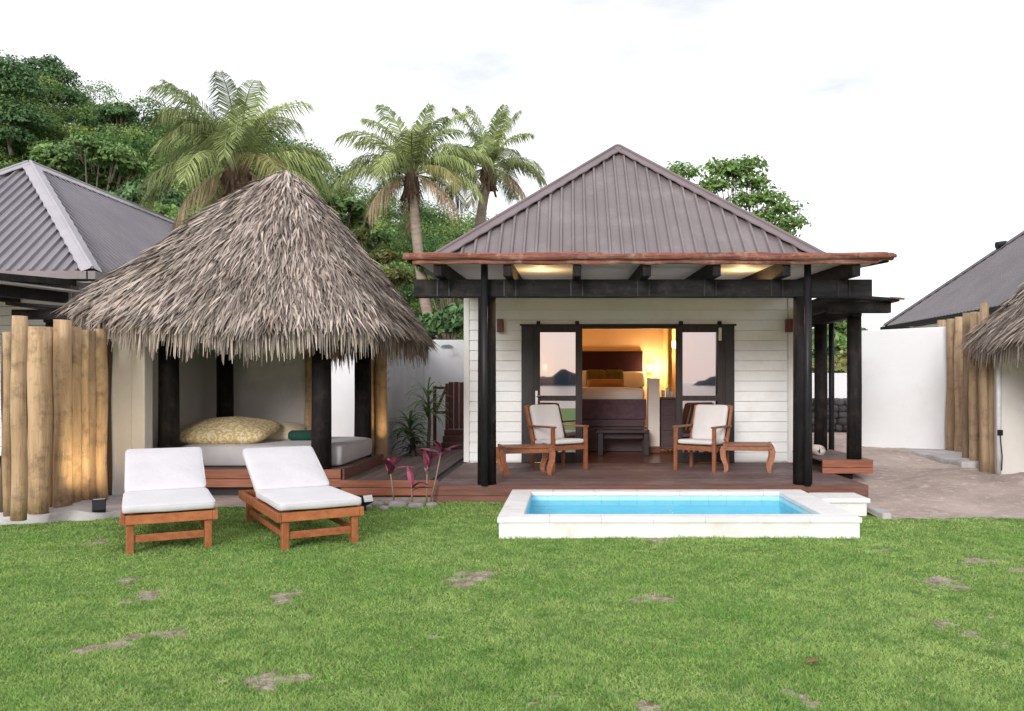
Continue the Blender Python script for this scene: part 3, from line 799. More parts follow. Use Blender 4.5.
def villa(label, ox, oy, L, mroof, mcap, front=True):
    t = thing('villa', label, 'house', (.92 + ox, 12.7 + oy, 0), None if front else None)
    wl, wr, yw, yb = -1.60 + ox, 3.44 + ox, 12.64 + oy, 12.3 + L - .5 + oy
    zt = 3.10
    hip_roof(t, .92 + ox, 12.3 + oy, 3.0, L, 3.29, 5.85, mroof, mcap, 'dark_metal' if mroof != 'roof_grey' else 'gutter_brown')
    if front:
        segs = [(wl + .05, -.74, DECK + .02, 2.36), (2.57, wr - .05, DECK + .02, 2.36), (wl + .05, wr - .05, 2.36, zt)]
        weatherboards(segs, yw).build('front_wall', 'siding', t)
        mb = MB()                                    # wall core behind the boards
        mb.box(wl, -.74, yw + .002, yw + .12, 0, 2.36).box(2.57, wr, yw + .002, yw + .12, 0, 2.36).box(wl, wr, yw + .002, yw + .12, 2.363, zt)
        mb.build('wall_core', 'white_trim', t)
        for x in (wl, wr):
            MB().box(x - .035, x + .05, yw - .035, yw + .0, DECK, zt).build('corner_trim', 'white_trim', t, bevel=.004)
    else:
        weatherboards([(wl + .05, wr - .05, DECK, zt)], yw).build('front_wall', 'siding', t)
    mb = MB()
    mb.box(wl - .001, wl + .12, yw + .122, yb, 0, zt).box(wr - .12, wr + .001, yw + .122, yb, 0, zt)
    mb.build('side_wall', 'white_trim', t)
    MB().box(wl, wr, yb + .002, yb + .12, 0, zt).build('back_wall', 'white_trim', t)
    side_porch(t, ox, oy)
    # front porch
    pr = MB().hexa([Vector(p) + Vector((ox, oy, 0)) for p in ((-1.84, 9.34, 2.90), (3.66, 9.34, 2.90), (3.66, 12.28, 3.11), (-1.84, 12.28, 3.11), (-1.84, 9.34, 2.925), (3.66, 9.34, 2.925), (3.66, 12.28, 3.135), (-1.84, 12.28, 3.135))])
    pr.build('porch_roof', mroof, t)
    MB().hexa([Vector(p) + Vector((ox, oy, 0)) for p in ((-1.80, 9.36, 2.86), (3.62, 9.36, 2.86), (3.62, 12.6, 2.975), (-1.80, 12.6, 2.975), (-1.80, 9.36, 2.885), (3.62, 9.36, 2.885), (3.62, 12.6, 3.0), (-1.80, 12.6, 3.0))]).build('porch_soffit', 'soffit', t)
    MB().box(-1.88 + ox, 3.67 + ox, 9.82 + oy, 9.97 + oy, 2.49, 2.705).build('porch_beam', 'black_wood_x', t, bevel=.01)
    for i in range(7):
        x = -1.52 + .807 * i + ox
        a = Vector((x, 9.38 + oy, 2.78)); b_ = Vector((x, 12.58 + oy, 2.89))
        MB().bar(a, b_, .095, .19).build('rafter', 'black_wood', t, bevel=.008)
        for q_ in (-.07, .07): MB().box(x + q_ - .008, x + q_ + .008, 9.808 + oy, 9.819 + oy, 2.50, 2.70).build('strap', 'pipe', t)
    for sx in (-1.855, 3.675):                      # side boards closing the porch roof
        MB().bar((sx + ox, 9.36 + oy, 2.89), (sx + ox, 12.27 + oy, 3.10), .03, .10).build('barge_board', 'black_wood', t, bevel=.004)
    r = random.Random(4)
    n = 46; pts = [Vector((-1.90 + 5.62 * i / (n - 1) + ox, 9.32 + oy, 2.905 + .004 * math.sin(i * .5) + r.uniform(-.004, .004))) for i in range(n)]
    MB().tube(pts, [.041 + .004 * math.sin(i * .6) + r.uniform(-.003, .004) for i in range(n)], 12, wob=.10).build('fascia_log', 'red_log', t, smooth=True)
    pts = [Vector((-1.80 + 5.36 * i / (n - 1) + ox, 9.345 + oy, 2.838 + .005 * math.sin(i * 1.3))) for i in range(n)]
    MB().tube(pts, [.024 + .004 * math.sin(i * 1.1 + 1) for i in range(n)], 9, wob=.12).build('fascia_log', 'red_log', t, smooth=True)
    MB().tube([Vector((3.30 + ox, 9.25 + oy, 2.91)), Vector((3.6 + ox, 9.27 + oy, 2.915)), Vector((3.74 + ox, 9.28 + oy, 2.905))], [.03, .036, .02], 9, wob=.14).build('fascia_log', 'red_log', t, smooth=True)
    for x in (-.99, 2.88):
        px = x + ox; ins = -.01 if x < 0 else -.035
        MB().tube([(px + ins, 9.895 + oy, DECK + .004), (px + ins, 9.895 + oy, 1.3), (px + ins, 9.895 + oy, 2.487)], [.115, .112, .108], 20, wob=.012).build('porch_post', 'black_wood', t, smooth=True)
        d = -.02 if x < 0 else -.03
        MB().tube([(px + d, 9.70 + oy, DECK + .004), (px + d, 9.70 + oy, 2.87)], .042, 14).build('downpipe', 'pipe', t, smooth=True)
    return t


V1 = villa('cream weatherboard villa with brown pyramid roof and open porch', 0, 0, 12, 'roof', 'roof_cap')
# inside of the room
XL, XR, YF, YB = -1.478, 3.318, 12.765, 17.4
MB().box(XL, XR, YB, YB + .05, DECK, 3.09).build('room_wall', 'orange_wall', V1)
MB().box(XL, XL + .03, YF, YB - .003, DECK, 3.09).build('room_wall', 'orange_wall', V1)
MB().box(XR - .03, XR, YF, YB - .003, DECK, 3.09).build('room_wall', 'yellow_wall', V1)
MB().box(XL + .033, XR - .033, YF, YB - .003, 3.03, 3.06).build('room_ceiling', 'orange_wall', V1)
MB().box(XL, XR, 12.52, YB - .003, .08, DECK - .002).build('room_floor', 'room_floor', V1)
# pinkish column and low partition on the right of the bed
MB().box(1.375, 1.605, 14.21, 14.49, DECK, .335).build('partition_base', 'room_floor', V1, bevel=.01)
MB().box(1.39, 1.59, 14.22, 14.48, .337, 1.535).build('partition_wall', 'linen', V1, bevel=.01)
MB().box(2.02, 2.10, 16.55, YB - .01, DECK, 3.02).build('partition_wall', 'yellow_wall', V1)
# door surround and sliding leaves
mb = MB().box(-.738, -.53, 12.60, 12.74, DECK, 2.357).box(2.36, 2.568, 12.60, 12.74, DECK, 2.357).box(-.529, 2.359, 12.61, 12.74, 2.30, 2.357)
mb.build('door_jamb', 'jamb', V1, bevel=.004)
MB().box(-.76, 2.59, 12.545, 12.575, 2.335, 2.362).build('door_track', 'dark_metal', V1, bevel=.003)


def door_leaf(x0, x1, handle_left):
    d = MB(); y0, y1, z0, z1 = 12.50, 12.54, DECK + .012, 2.332; w = .105; zr = 1.215
    d.box(x0, x0 + w, y0, y1, z0, z1).box(x1 - w, x1, y0, y1, z0, z1)
    d.box(x0 + w, x1 - w, y0 + .001, y1 - .001, z1 - .10, z1).box(x0 + w, x1 - w, y0 + .001, y1 - .001, zr - .04, zr + .04).box(x0 + w, x1 - w, y0 + .001, y1 - .001, z0, z0 + .15)
    o = d.build('door', 'door', V1, bevel=.004)
    for (a, b) in ((zr + .04, z1 - .10), (z0 + .15, zr - .04)):
        MB().box(x0 + w, x1 - w, y0 + .017, y0 + .023, a, b).build('pane', 'glass', o)
    for hx in (x0 + .08, x1 - .08):
        MB().tube([(hx - .03, 12.52, z1 + .045), (hx + .03, 12.52, z1 + .045)], .03, 12).box(hx - .012, hx + .012, 12.505, 12.517, z1 - .03, z1 + .04).build('roller', 'dark_metal', o)
    hx = x0 + .05 if handle_left else x1 - .05
    if handle_left: MB().box(hx - .018, hx + .018, y0 - .006, y0, 1.10, 1.33).tube([(hx, y0 - .004, 1.25), (hx, y0 - .05, 1.25), (hx + (.1 if handle_left else -.1), y0 - .055, 1.25)], .010, 8).build('handle', 'steel', o)
    return o


door_leaf(-.55, .205, True); dr = door_leaf(1.645, 2.40, False)
MB().box(2.30, 2.345, 12.475, 12.499, 2.10, 2.30).build('alarm_sensor', 'white_plastic', V1, bevel=.005)

# neighbours
VL = villa('villa with lilac grey hip roof at the left edge of the photo', -11.8, 1.1, 14, 'roof_grey', 'cap_grey', front=False)
VR = villa('villa with dark charcoal roof behind the right white wall', 12.43, .3, 14, 'roof_dark', 'roof_dark', front=False)
q = Vector((12.85, 24.1, 5.15))
MB().tube([q, q + Vector((0, 0, .35))], .06, 10).tube([q + Vector((-.16, 0, .38)), q + Vector((.12, 0, .42))], .11, 10).build('roof_vent', 'dark_metal', VR)


# ------------------------------------------------------------------ decks
dk = thing('deck', 'brown timber deck in front of the open villa doors', 'deck', (1, 11, 0))
mb = MB(); y = 9.76
while y < 12.49:
    mb.box(-1.62, 3.46 if y > 9.9 else 3.56, y, y + .132, DECK - .028, DECK + random.uniform(-.0015, .0015)); y += .138
mb.build('deck_boards', 'deck', dk, bevel=.004)
mb = MB().box(-1.64, 3.58, 9.72, 9.755, .10, DECK + .002).box(-1.63, 3.57, 9.724, 9.757, .0, .096)
mb.box(3.575, 3.60, 9.757, 11.05, .0, DECK)
mb.build('deck_fascia', 'deck_edge', dk, bevel=.004)
MB().box(3.462, 3.57, 9.90, 11.06, DECK - .028, DECK).build('deck_border', 'deck', dk, bevel=.004)
MB().box(-1.58, 3.5, 9.8, 12.45, .0, DECK - .034).build('deck_frame', 'jamb', dk)
side_deck(dk, 0, 0)
wk = thing('boardwalk', 'timber boardwalk running between the thatched pavilion and the villa', 'boardwalk', (-2.2, 12, 0))
mb = MB(); x = -2.86; 
while x < -1.78:
    mb.box(x, x + .132, 10.32, 16.2, DECK - .03, DECK - .003 + random.uniform(-.002, .002)); x += .138
mb.build('deck_boards', pm('boardwalk_board', (.20, .145, .13), (.13, .09, .08), 4, .6, .3, 18, (7, .6, 7), island=.28), wk, bevel=.004)
MB().box(-2.90, -1.65, 10.28, 10.315, .125, DECK - .001).box(-2.89, -1.65, 10.283, 10.317, .025, .118).build('deck_fascia', 'redwood', wk, bevel=.004)
MB().box(-2.85, -1.66, 10.34, 16.1, 0, DECK - .035).build('deck_frame', 'jamb', wk)

# ------------------------------------------------------------------ pool
x0, x1, y0, y1 = POOL; zt = .205
ix0, ix1, iy0, iy1 = -.43, 2.40, 7.72, 9.30; zb = -.9; zw = .105
pl = thing('plunge_pool', 'small white edged plunge pool sunk between lawn and deck', 'pool', (1.0, 8.5, 0))
mb = MB()
mb.box(x0 + .015, ix0 - .02, iy0 - .019, y1 - .01, -.02, zt - .05).box(ix1 + .02, x1 - .015, iy0 - .019, y1 - .01, -.02, zt - .05)
mb.box(x0 + .015, x1 - .015, y0 + .016, iy0 - .02, -.021, zt - .05).box(ix0 - .018, ix1 + .018, iy1 + .02, y1 - .011, -.021, zt - .051)
mb.build('pool_wall', 'pool_white', pl, bevel=.008)
mb = MB()
def slabs(a0, a1, n, f):
    for i in range(n):
        s0 = a0 + (a1 - a0) * i / n; s1 = a0 + (a1 - a0) * (i + 1) / n
        f(s0 + .0008, s1 - .0008)
slabs(x0, x1, 7, lambda a, b: mb.box(a, b, y0, iy0, zt - .048, zt + random.uniform(-.001, .001)))
slabs(x0, x1, 7, lambda a, b: mb.box(a, b, iy1, y1, zt - .048, zt + random.uniform(-.001, .001)))
slabs(iy0, iy1, 4, lambda a, b: mb.box(x0, ix0, a, b, zt - .048, zt + random.uniform(-.001, .001)))
slabs(iy0, iy1, 4, lambda a, b: mb.box(ix1, x1, a, b, zt - .048, zt + random.uniform(-.001, .001)))
mb.build('coping', 'pool_white', pl, bevel=.006)
mb = MB(); a, b, c_, d = ix0 - .015, ix1 + .015, iy0 - .015, iy1 + .015
mb.quad((a, c_, zb), (b, c_, zb), (b, d, zb), (a, d, zb))
for (p, q) in (((a, d), (b, d)), ((a, c_), (a, d)), ((b, d), (b, c_)), ((b, c_), (a, c_))):
    mb.quad((p[0], p[1], zb), (q[0], q[1], zb), (q[0], q[1], zt - .05), (p[0], p[1], zt - .05))
mb.build('basin', 'pool_blue', pl)
mb = MB()
for i in range(14):                                  # tile band above the water line
    s0 = a + (b - a) * i / 14; mb.box(s0 + .003, s0 + (b - a) / 14 - .003, d - .008, d - .001, zw - .06, zt - .052)
for i in range(8):
    s0 = c_ + (d - c_) * i / 8
    mb.box(b - .008, b - .001, s0 + .003, s0 + (d - c_) / 8 - .003, zw - .06, zt - .052); mb.box(a + .001, a + .008, s0 + .003, s0 + (d - c_) / 8 - .003, zw - .06, zt - .052)
mb.build('tile_band', 'pool_band', pl)
MB().box(b - .012, b - .0005, 8.05, 8.28, zw - .09, zt - .06).build('skimmer', 'white_plastic', pl)
MB().quad((a, c_, zw), (b, c_, zw), (b, d, zw), (a, d, zw)).build('water', 'pool_water', pl)
bk = MB().box(2.73, 3.23, 8.80, 9.25, 0, .15).box(2.732, 3.26, 8.77, 9.27, .152, .20)
tag(bk.build('pool_step', 'pool_white', bevel=.01), 'low white concrete step beside the right end of the pool', 'step')
kb = MB().box(3.32, 3.42, 8.6, 9.7, 0, .07)
tag(kb.build('edging_stone', 'concrete', bevel=.015), 'narrow pale edging stone between pool step and sand', 'edging')


# ------------------------------------------------------------------ sun loungers
def lounger(label, loc, rz, group, sheet=0):
    t = thing('sun_lounger', label, 'sun lounger', (0, 0, 0), group)
    W = .357
    mb = MB()
    for s in (-1, 1): mb.box(s * W - .02, s * W + .02, -.90, .88, .245, .325)
    mb.box(-W + .021, W - .021, -.899, -.86, .246, .327).box(-W + .021, W - .021, .84, .879, .246, .324)
    mb.build('frame', 'teak', t, bevel=.005)
    mb = MB()
    for i in range(13): y = -.84 + i * .078; mb.box(-W + .022, W - .022, y, y + .058, .295, .314)
    mb.build('seat_slats', 'teak', t, bevel=.003)
    for sx in (-1, 1):
        for y in (-.845, .70):
            MB().box(sx * (W - .055) - .03, sx * (W - .055) + .03, y - .032, y + .032, 0, .244 if y > 0 else .245).build('leg', 'teak', t, bevel=.006)
    for y in (-.845, .70): MB().box(-W + .087, W - .087, y - .014, y + .014, .09, .155).build('stretcher', 'teak', t, bevel=.004)
    for sx in (-1, 1): MB().box(sx * (W - .055) - .014, sx * (W - .055) + .014, -.81, .666, .10, .15).build('stretcher', 'teak', t, bevel=.004)
    ang = R(25.5); ca, sa = math.cos(ang), math.sin(ang)
    bm = Matrix.Translation((0, .14, .325)) @ Matrix.Rotation(ang, 4, 'X')
    mb = MB()
    for s in (-1, 1): mb.box(s * (W - .045) - .018, s * (W - .045) + .018, 0, .76, -.02, .02, bm)
    for i in range(9): y = .02 + i * .082; mb.box(-W + .064, W - .064, y, y + .06, -.012, .012, bm)
    mb.build('backrest', 'teak', t, bevel=.003)
    mb = MB()
    for s in (-1, 1): mb.bar(bm @ Vector((s * .22, .5, -.03)), (s * .22, .62, .29), .025, .025)
    mb.build('prop', 'teak', t, bevel=.003)
    MB().pad(.725, 1.06, .085, Matrix.Translation((0, -.395, .375)), eh=.10, ev=.34, nu=72, nv=18, puff=.12, wav=.0028).build('seat_cushion', 'cushion', t, smooth=True)
    MB().pad(.71, .80, .085, bm @ Matrix.Translation((0, .40, .075)), eh=.10, ev=.34, nu=72, nv=18, puff=.15, wav=.0035).build('back_cushion', 'cushion', t, smooth=True)
    def rim(sx, sy, Mx, par, zz):
        n = 90; e = .10; sg = lambda c: math.copysign(abs(c) ** e, c)
        pts = [Mx @ Vector((sx / 2 * .985 * sg(math.cos(6.28319 * i / n)), sy / 2 * .985 * sg(math.sin(6.28319 * i / n)), zz)) for i in range(n + 1)]
        MB().tube(pts, .006, 6, cap=False).build('piping', 'cushion', par, smooth=True)
    rim(.725, 1.06, Matrix.Translation((0, -.395, .375)), [c for c in t.children if c.name.startswith('seat_cushion')][0], .024)
    rim(.71, .80, bm @ Matrix.Translation((0, .40, .075)), [c for c in t.children if c.name.startswith('back_cushion')][0], .024)
    t.location = loc; t.rotation_euler = (0, 0, rz)
    return t


lo = lounger('teak sun lounger with white cushions on the lawn beside the log fence', (-3.83, 7.73, .012), R(28), 'sun loungers on the lawn')
l2 = dup(lo); l2.location = (-2.64, 7.87, .012); l2.rotation_euler = (0, 0, R(32))
l2['label'] = 'teak sun lounger with white cushions nearer the pool, its footboard toward the boardwalk'


# ------------------------------------------------------------------ porch chairs and footstools
def armchair(label, loc, rz):
    t = thing('armchair', label, 'armchair', (0, 0, 0), 'teak armchairs on the porch')
    W = .29
    for s in (-1, 1):
        MB().box(s * W - .024, s * W + .024, -.295, -.245, 0, .60).build('leg', 'chair_wood', t, bevel=.004)
        MB().bar((s * (W - .01), .24, 0), (s * (W - .01), .22, .40), .04, .045, (0, 1, 0)).bar((s * (W - .01), .22, .39), (s * (W - .01), .40, .90), .036, .042, (0, 1, 0)).build('leg', 'chair_wood', t, bevel=.004)
        MB().box(s * W - .032, s * W + .032, -.315, .30, .601, .628).build('armrest', 'chair_wood', t, bevel=.006)
        MB().box(s * W - .012, s * W + .012, -.244, .20, .29, .35).build('side_rail', 'chair_wood', t, bevel=.003)
    mb = MB().box(-W + .021, W - .021, -.285, -.25, .29, .355).box(-W + .03, W - .03, .18, .215, .27, .33)
    for i in range(6): mb.bar((-W + .02, -.22 + i * .078, .347 - .006 * i), (W - .02, -.22 + i * .078, .347 - .006 * i), .05, .016)
    mb.build('seat_frame', 'chair_wood', t, bevel=.003)
    mb = MB()
    mb.bar((-W + .03, .395, .885), (W - .03, .395, .885), .03, .06).bar((-W + .03, .24, .44), (W - .03, .24, .44), .03, .05)
    for i in range(6): x = -.21 + i * .084; mb.bar((x, .243, .46), (x, .388, .86), .04, .014, (0, 1, 0))
    mb.build('backrest', 'chair_wood', t, bevel=.003)
    MB().pad(.53, .52, .075, Matrix.Translation((0, -.03, .395)) @ Matrix.Rotation(R(-3), 4, 'X'), eh=.14, ev=.4, nu=52, nv=12, puff=.15).build('seat_cushion', 'cushion_grey', t, smooth=True)
    MB().pad(.50, .53, .085, Matrix.Translation((0, .262, .66)) @ Matrix.Rotation(R(71), 4, 'X'), eh=.16, ev=.4, nu=52, nv=12, puff=.2).build('back_cushion', 'cushion_grey', t, smooth=True)
    t.location = loc; t.rotation_euler = (0, 0, rz)
    return t


ch = armchair('teak armchair with off-white cushions before the left glass door', (-.16, 11.62, DECK), R(38))
c2 = dup(ch); c2.location = (1.90, 11.55, DECK); c2.rotation_euler = (0, 0, R(-33))
c2['label'] = 'teak armchair with off-white cushions before the right glass door'


def stool(label, loc, rz):
    t = thing('footstool', label, 'footstool', (0, 0, 0), 'teak footstools on the porch')
    mb = MB()
    for i in range(7):
        y = -.19 + i * .0635
        zz = .335
        mb.hexa([Vector(p) for p in ((-.27, y - .026, zz - .0), (.27, y - .026, zz), (.27, y + .026, zz), (-.27, y + .026, zz), (-.27, y - .026, zz + .022), (.27, y - .026, zz + .022), (.27, y + .026, zz + .022), (-.27, y + .026, zz + .022))])
    mb.box(-.30, -.268, -.235, .235, .30, .368).box(.268, .30, -.235, .235, .30, .368)
    mb.build('seat', 'chair_wood', t, bevel=.004)
    for sx in (-1, 1):
        for sy in (-1, 1):
            pts = [(sx * .285, sy * .195, .33), (sx * .305, sy * .195, .27), (sx * .298, sy * .195, .18), (sx * .265, sy * .195, .09), (sx * .26, sy * .195, .03), (sx * .275, sy * .195, 0)]
            l = MB()
            for k in range(5):
                w0 = .078 - .007 * k; w1 = .078 - .007 * (k + 1)
                a, b = Vector(pts[k]), Vector(pts[k + 1]); hx0 = Vector((w0 / 2, 0, 0)); hx1 = Vector((w1 / 2, 0, 0)); hy = Vector((0, .024, 0))
                l.hexa([b - hx1 - hy, b + hx1 - hy, b + hx1 + hy, b - hx1 + hy, a - hx0 - hy, a + hx0 - hy, a + hx0 + hy, a - hx0 + hy])
            l.build('leg', 'chair_wood', t)
        MB().box(sx * .285 - .012, sx * .285 + .012, -.175, .175, .27, .312).build('rail', 'chair_wood', t, bevel=.003)
    MB().box(-.27, .27, -.205, -.185, .275, .33).box(-.27, .27, .185, .205, .275, .33).build('rail', 'chair_wood', t, bevel=.003)
    t.location = loc; t.rotation_euler = (0, 0, rz)
    return t


s1 = stool('teak footstool with curved legs at the foot of the left armchair', (-.60, 10.98, DECK), R(14))
s1.scale = (1.1, 1.1, 1.08)
s2 = dup(s1); s2.location = (2.50, 11.38, DECK); s2.rotation_euler = (0, 0, R(-12))
s2['label'] = 'teak footstool with curved legs right of the right armchair'

# ------------------------------------------------------------------ bedroom furniture
bd = thing('bed', 'raised dark wooden bed with white coverlet inside the villa', 'bed', (.7, 15.5, DECK))
MB().box(-.50, 1.40, 14.55, YB - .09, DECK + .002, .66).build('bed_platform', 'dark_furn', bd, bevel=.01)
MB().box(-.42, 1.36, 14.60, YB - .09, .663, .80).build('bed_base', 'dark_furn', bd, bevel=.01)
MB().pad(1.80, 2.68, .30, Matrix.Translation((.47, 15.92, 1.22)), eh=.08, ev=.25, nu=64).build('mattress', 'linen', bd, smooth=True)
MB().box(-.445, 1.385, 14.56, 15.3, .80, 1.16).build('throw', 'plum', bd, bevel=.02)
MB().box(-.32, 1.575, YB - .075, YB - .004, .8, 2.13).build('headboard', 'headboard', bd, bevel=.012)
def pillow(label, m, px, py0, py1, w, Y, ang=65, group='pillows on the bed'):
    z = P(px, (py0 + py1) / 2, Y); t = MB()
    t.pad(w, (py1 - py0) * Y / F, .13, Matrix.Translation(z) @ Matrix.Rotation(R(ang), 4, 'X'), eh=.3, ev=.7, nu=36, nv=12, puff=.3)
    return tag(t.build('pillow', m, smooth=True), label, 'pillow', group)
pillow('white pillow at the left end of the headboard', 'linen', 580, 370, 388, .5, 16.9)
pillow('white pillow at the right end of the bed, below the wall lamp', 'linen', 630, 371, 388, .62, 16.95)
pillow('left one of the two olive pillows on the bed', 'olive', 596, 369, 387, .42, 16.6)
pillow('right one of the two olive pillows on the bed', 'olive', 614, 369, 387, .40, 16.62)
pillow('low tan bolster cushion in front of the olive pillows', 'tan_cloth', 606, 379, 388, .75, 16.3)
bn = thing('bench', 'dark wooden bench standing at the foot of the bed', 'bench', (1.0, 13.9, DECK))
M['bench_wood'] = pm('black_brown_bench', (.035, .017, .02), (.02, .01, .012), 5, .45)
MB().box(.46, 1.36, 13.72, 14.08, .60, .655).build('seat', 'bench_wood', bn, bevel=.008)
for x in (.53, 1.31):
    for y in (13.75, 14.05): MB().box(x - .045, x + .045, y - .03, y + .03, DECK + .002, .598).build('leg', 'bench_wood', bn, bevel=.005)
MB().box(.577, 1.263, 13.89, 13.91, .50, .598).build('rail', 'bench_wood', bn)
ds = thing('sideboard', 'dark sideboard right of the pale partition inside the room', 'sideboard', (1.85, 14.7, DECK))
MB().box(1.62, 2.30, 14.35, 14.85, DECK + .06, 1.16).build('body', 'dark_furn', ds, bevel=.008)
MB().box(1.60, 2.32, 14.33, 14.87, 1.162, 1.20).build('top', 'dark_furn', ds, bevel=.006)
for i in range(3): MB().box(1.66, 1.92, 14.335, 14.349, .34 + i * .27, .56 + i * .27).build('drawer', 'dark_furn', ds, bevel=.006)
for (i, (lx, hh)) in enumerate(((1.68, .12), (1.76, .16), (1.84, .10))):
    lab = ('short white cup at the left of the sideboard top', 'tall white mug in the middle of the sideboard top', 'small white cup at the right of the sideboard top')[i]
    tag(MB().tube([(lx, 14.5, 1.202), (lx, 14.5, 1.202 + hh * .6), (lx, 14.5, 1.202 + hh)], [.026, .032, .034], 14).build('cup', 'white_plastic', smooth=True), lab, 'cup', 'cups on the sideboard')


def sconce(label, p, n, power, shade=True):
    p = Vector(p); n = Vector(n)
    t = thing('wall_lamp', label, 'wall lamp', p, 'lit wall lamps in the bedroom')
    side = n.cross(Vector((0, 0, 1)))
    MB().bar(p + Vector((0, 0, -.07)), p + Vector((0, 0, .07)), .07, .016, n).build('wall_plate', 'steel', t)
    MB().bar(p + n * .005, p + n * .09, .02, .02).build('arm', 'steel', t)
    c = p + n * .12
    MB().tube([c + Vector((0, 0, -.07)), c + Vector((0, 0, .08))], [.045, .06], 14, cap=False).build('lamp_shade', 'glow', t, smooth=True)
    ld = bpy.data.lights.new('lamp_light', 'POINT'); ld.energy = power; ld.color = (1, .72, .44); ld.shadow_soft_size = .05
    lo_ = bpy.data.objects.new('lamp_light', ld); COL.objects.link(lo_); lo_.location = c + n * .14 + Vector((0, 0, .02)) - ORG[t.name]; lo_.parent = t
    return t


p = P(649, 368, YB - .01); sconce('glowing wall lamp just right of the dark headboard', (p.x, YB - .003, p.z), (0, -1, 0), 30)
p = P(669, 345, YB - .01); sconce('glowing wall lamp on the yellow wall section further right', (p.x + .10, YB - .003, p.z), (0, -1, 0), 20)
p = P(545, 368, YB - .01); sconce('glowing wall lamp left of the dark headboard', (p.x, YB - .003, p.z), (0, -1, 0), 30)

# lamps on the porch
for (x, lab) in ((-1.06, 'red brown box lamp on the weatherboards left of the doors'), (3.40, 'red brown box lamp near the right corner of the villa wall')):
    t = thing('porch_lamp', lab, 'wall lamp', (x, 12.6, 2.33), 'box lamps on the villa front')
    MB().box(x - .05, x + .05, 12.50, 12.60, 2.235, 2.44).build('lamp_box', 'brown_lamp', t, bevel=.008)
    MB().box(x - .02, x + .02, 12.601, 12.625, 2.29, 2.38).build('wall_plate', 'dark_metal', t)
for (x, y, lab) in ((-.36, 10.4, 'small warm lamp glowing under the porch roof beside the left post'), (2.22, 10.4, 'small warm lamp glowing under the porch roof beside the right post')):
    z = 2.86 + (y - 9.36) * .0355
    t = thing('porch_light', lab, 'lamp', (x, y, z - .16), 'lit lamps under the porch roof')
    MB().bar((x - .04, y, 2.62), (x + .04, y, 2.62), .05, .03).build('lamp_body', 'dark_metal', t)
    MB().bar((x - .03, y, 2.638), (x + .03, y, 2.638), .04, .006).build('lamp_glass', 'glow', t)
    ld = bpy.data.lights.new('lamp_light', 'POINT'); ld.energy = 9; ld.color = (1, .62, .26); ld.shadow_soft_size = .03
    lo_ = bpy.data.objects.new('lamp_light', ld); COL.objects.link(lo_); lo_.location = Vector((x, y, 2.67)) - ORG[t.name]; lo_.parent = t


# ------------------------------------------------------------------ thatched pavilions
def thatch(t, cx, cy, a, zap, ze, lift, seed, count, off=0.0):
    rg = np.random.default_rng(seed)

    def outline(th):                                 # rounded square
        c, s = np.cos(th), np.sin(th)
        return a / (np.abs(c) ** 11 + np.abs(s) ** 11) ** (1 / 11)

    def surf(th, tt):
        r = outline(th) * tt
        e = ze + lift * np.exp(-((np.angle(np.exp(1j * (th - R(225))))) / .33) ** 2)
        z = zap - (zap - e) * (np.abs(tt) ** 1.09) + .06 * np.exp(-(tt / .06) ** 2) * 0
        wob = .03 * np.sin(th * 9 + tt * 11) * tt
        return np.stack([cx + off * (1 - tt) + r * np.cos(th), cy + r * np.sin(th), z + wob], -1)
    # dark core
    nu, nv = 72, 14
    th = np.linspace(0, 2 * np.pi, nu, endpoint=False)
    V = []; 
    for j in range(nv):
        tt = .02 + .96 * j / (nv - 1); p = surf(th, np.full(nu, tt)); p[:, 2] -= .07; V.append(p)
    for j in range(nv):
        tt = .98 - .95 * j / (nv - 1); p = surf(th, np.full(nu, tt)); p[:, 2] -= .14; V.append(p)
    V = np.concatenate(V); Fq = []
    for j in range(2 * nv - 1):
        for i in range(nu): a0 = j * nu + i; b0 = j * nu + (i + 1) % nu; Fq.append((a0, b0, b0 + nu, a0 + nu))
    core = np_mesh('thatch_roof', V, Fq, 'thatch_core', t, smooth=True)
    # strands laid down the slope, overlapping
    n = count
    th = rg.random(n) * 2 * np.pi; tt = np.sqrt(rg.random(n)) * .985 + .012
    ring = rg.random(n) < .12; tt[ring] = .955 + .055 * rg.random(ring.sum())
    p0 = surf(th, tt); p1 = surf(th, tt + .02); d = p1 - p0; d /= np.linalg.norm(d, axis=1)[:, None]
    q = surf(th + .02, tt); u = q - p0; u /= np.linalg.norm(u, axis=1)[:, None]
    nm = np.cross(u, d); nm *= np.sign(nm[:, 2])[:, None]
    L = (.20 + .22 * rg.random(n)); L[ring] = .10 + .17 * rg.random(ring.sum())
    w = .005 + .010 * rg.random(n)
    dd = d + u * rg.normal(0, .19, n)[:, None] + nm * (rg.normal(.07, .10, n))[:, None]
    dd[ring] = dd[ring] * .45 + np.array([0, 0, -.8]); dd /= np.linalg.norm(dd, axis=1)[:, None]
    hang = np.zeros(n); hang[ring] = .8 + rg.random(ring.sum()) * .8
    lift_ = (.0 + .05 * rg.random(n))
    s0 = p0 + nm * lift_[:, None]
    m1 = s0 + dd * (L * .55)[:, None] + nm * .015; m1[:, 2] -= hang * L * .25
    e1 = m1 + dd * (L * .45)[:, None] - nm * (.025 * rg.random(n))[:, None]; e1[:, 2] -= hang * L * .5
    uu = u + nm * rg.normal(0, .35, n)[:, None]
    W = uu * w[:, None]
    V = np.zeros((n, 6, 3))
    V[:, 0] = s0 - W * .8; V[:, 1] = s0 + W * .8; V[:, 2] = m1 + W; V[:, 3] = m1 - W; V[:, 4] = e1 + W * .25; V[:, 5] = e1 - W * .25
    b = np.arange(n)[:, None] * 6
    Fq = np.concatenate([b + np.array([[0, 1, 2, 3]]), b + np.array([[3, 2, 4, 5]])])
    np_mesh('thatch', V.reshape(-1, 3), Fq, 'thatch', core)
    return core


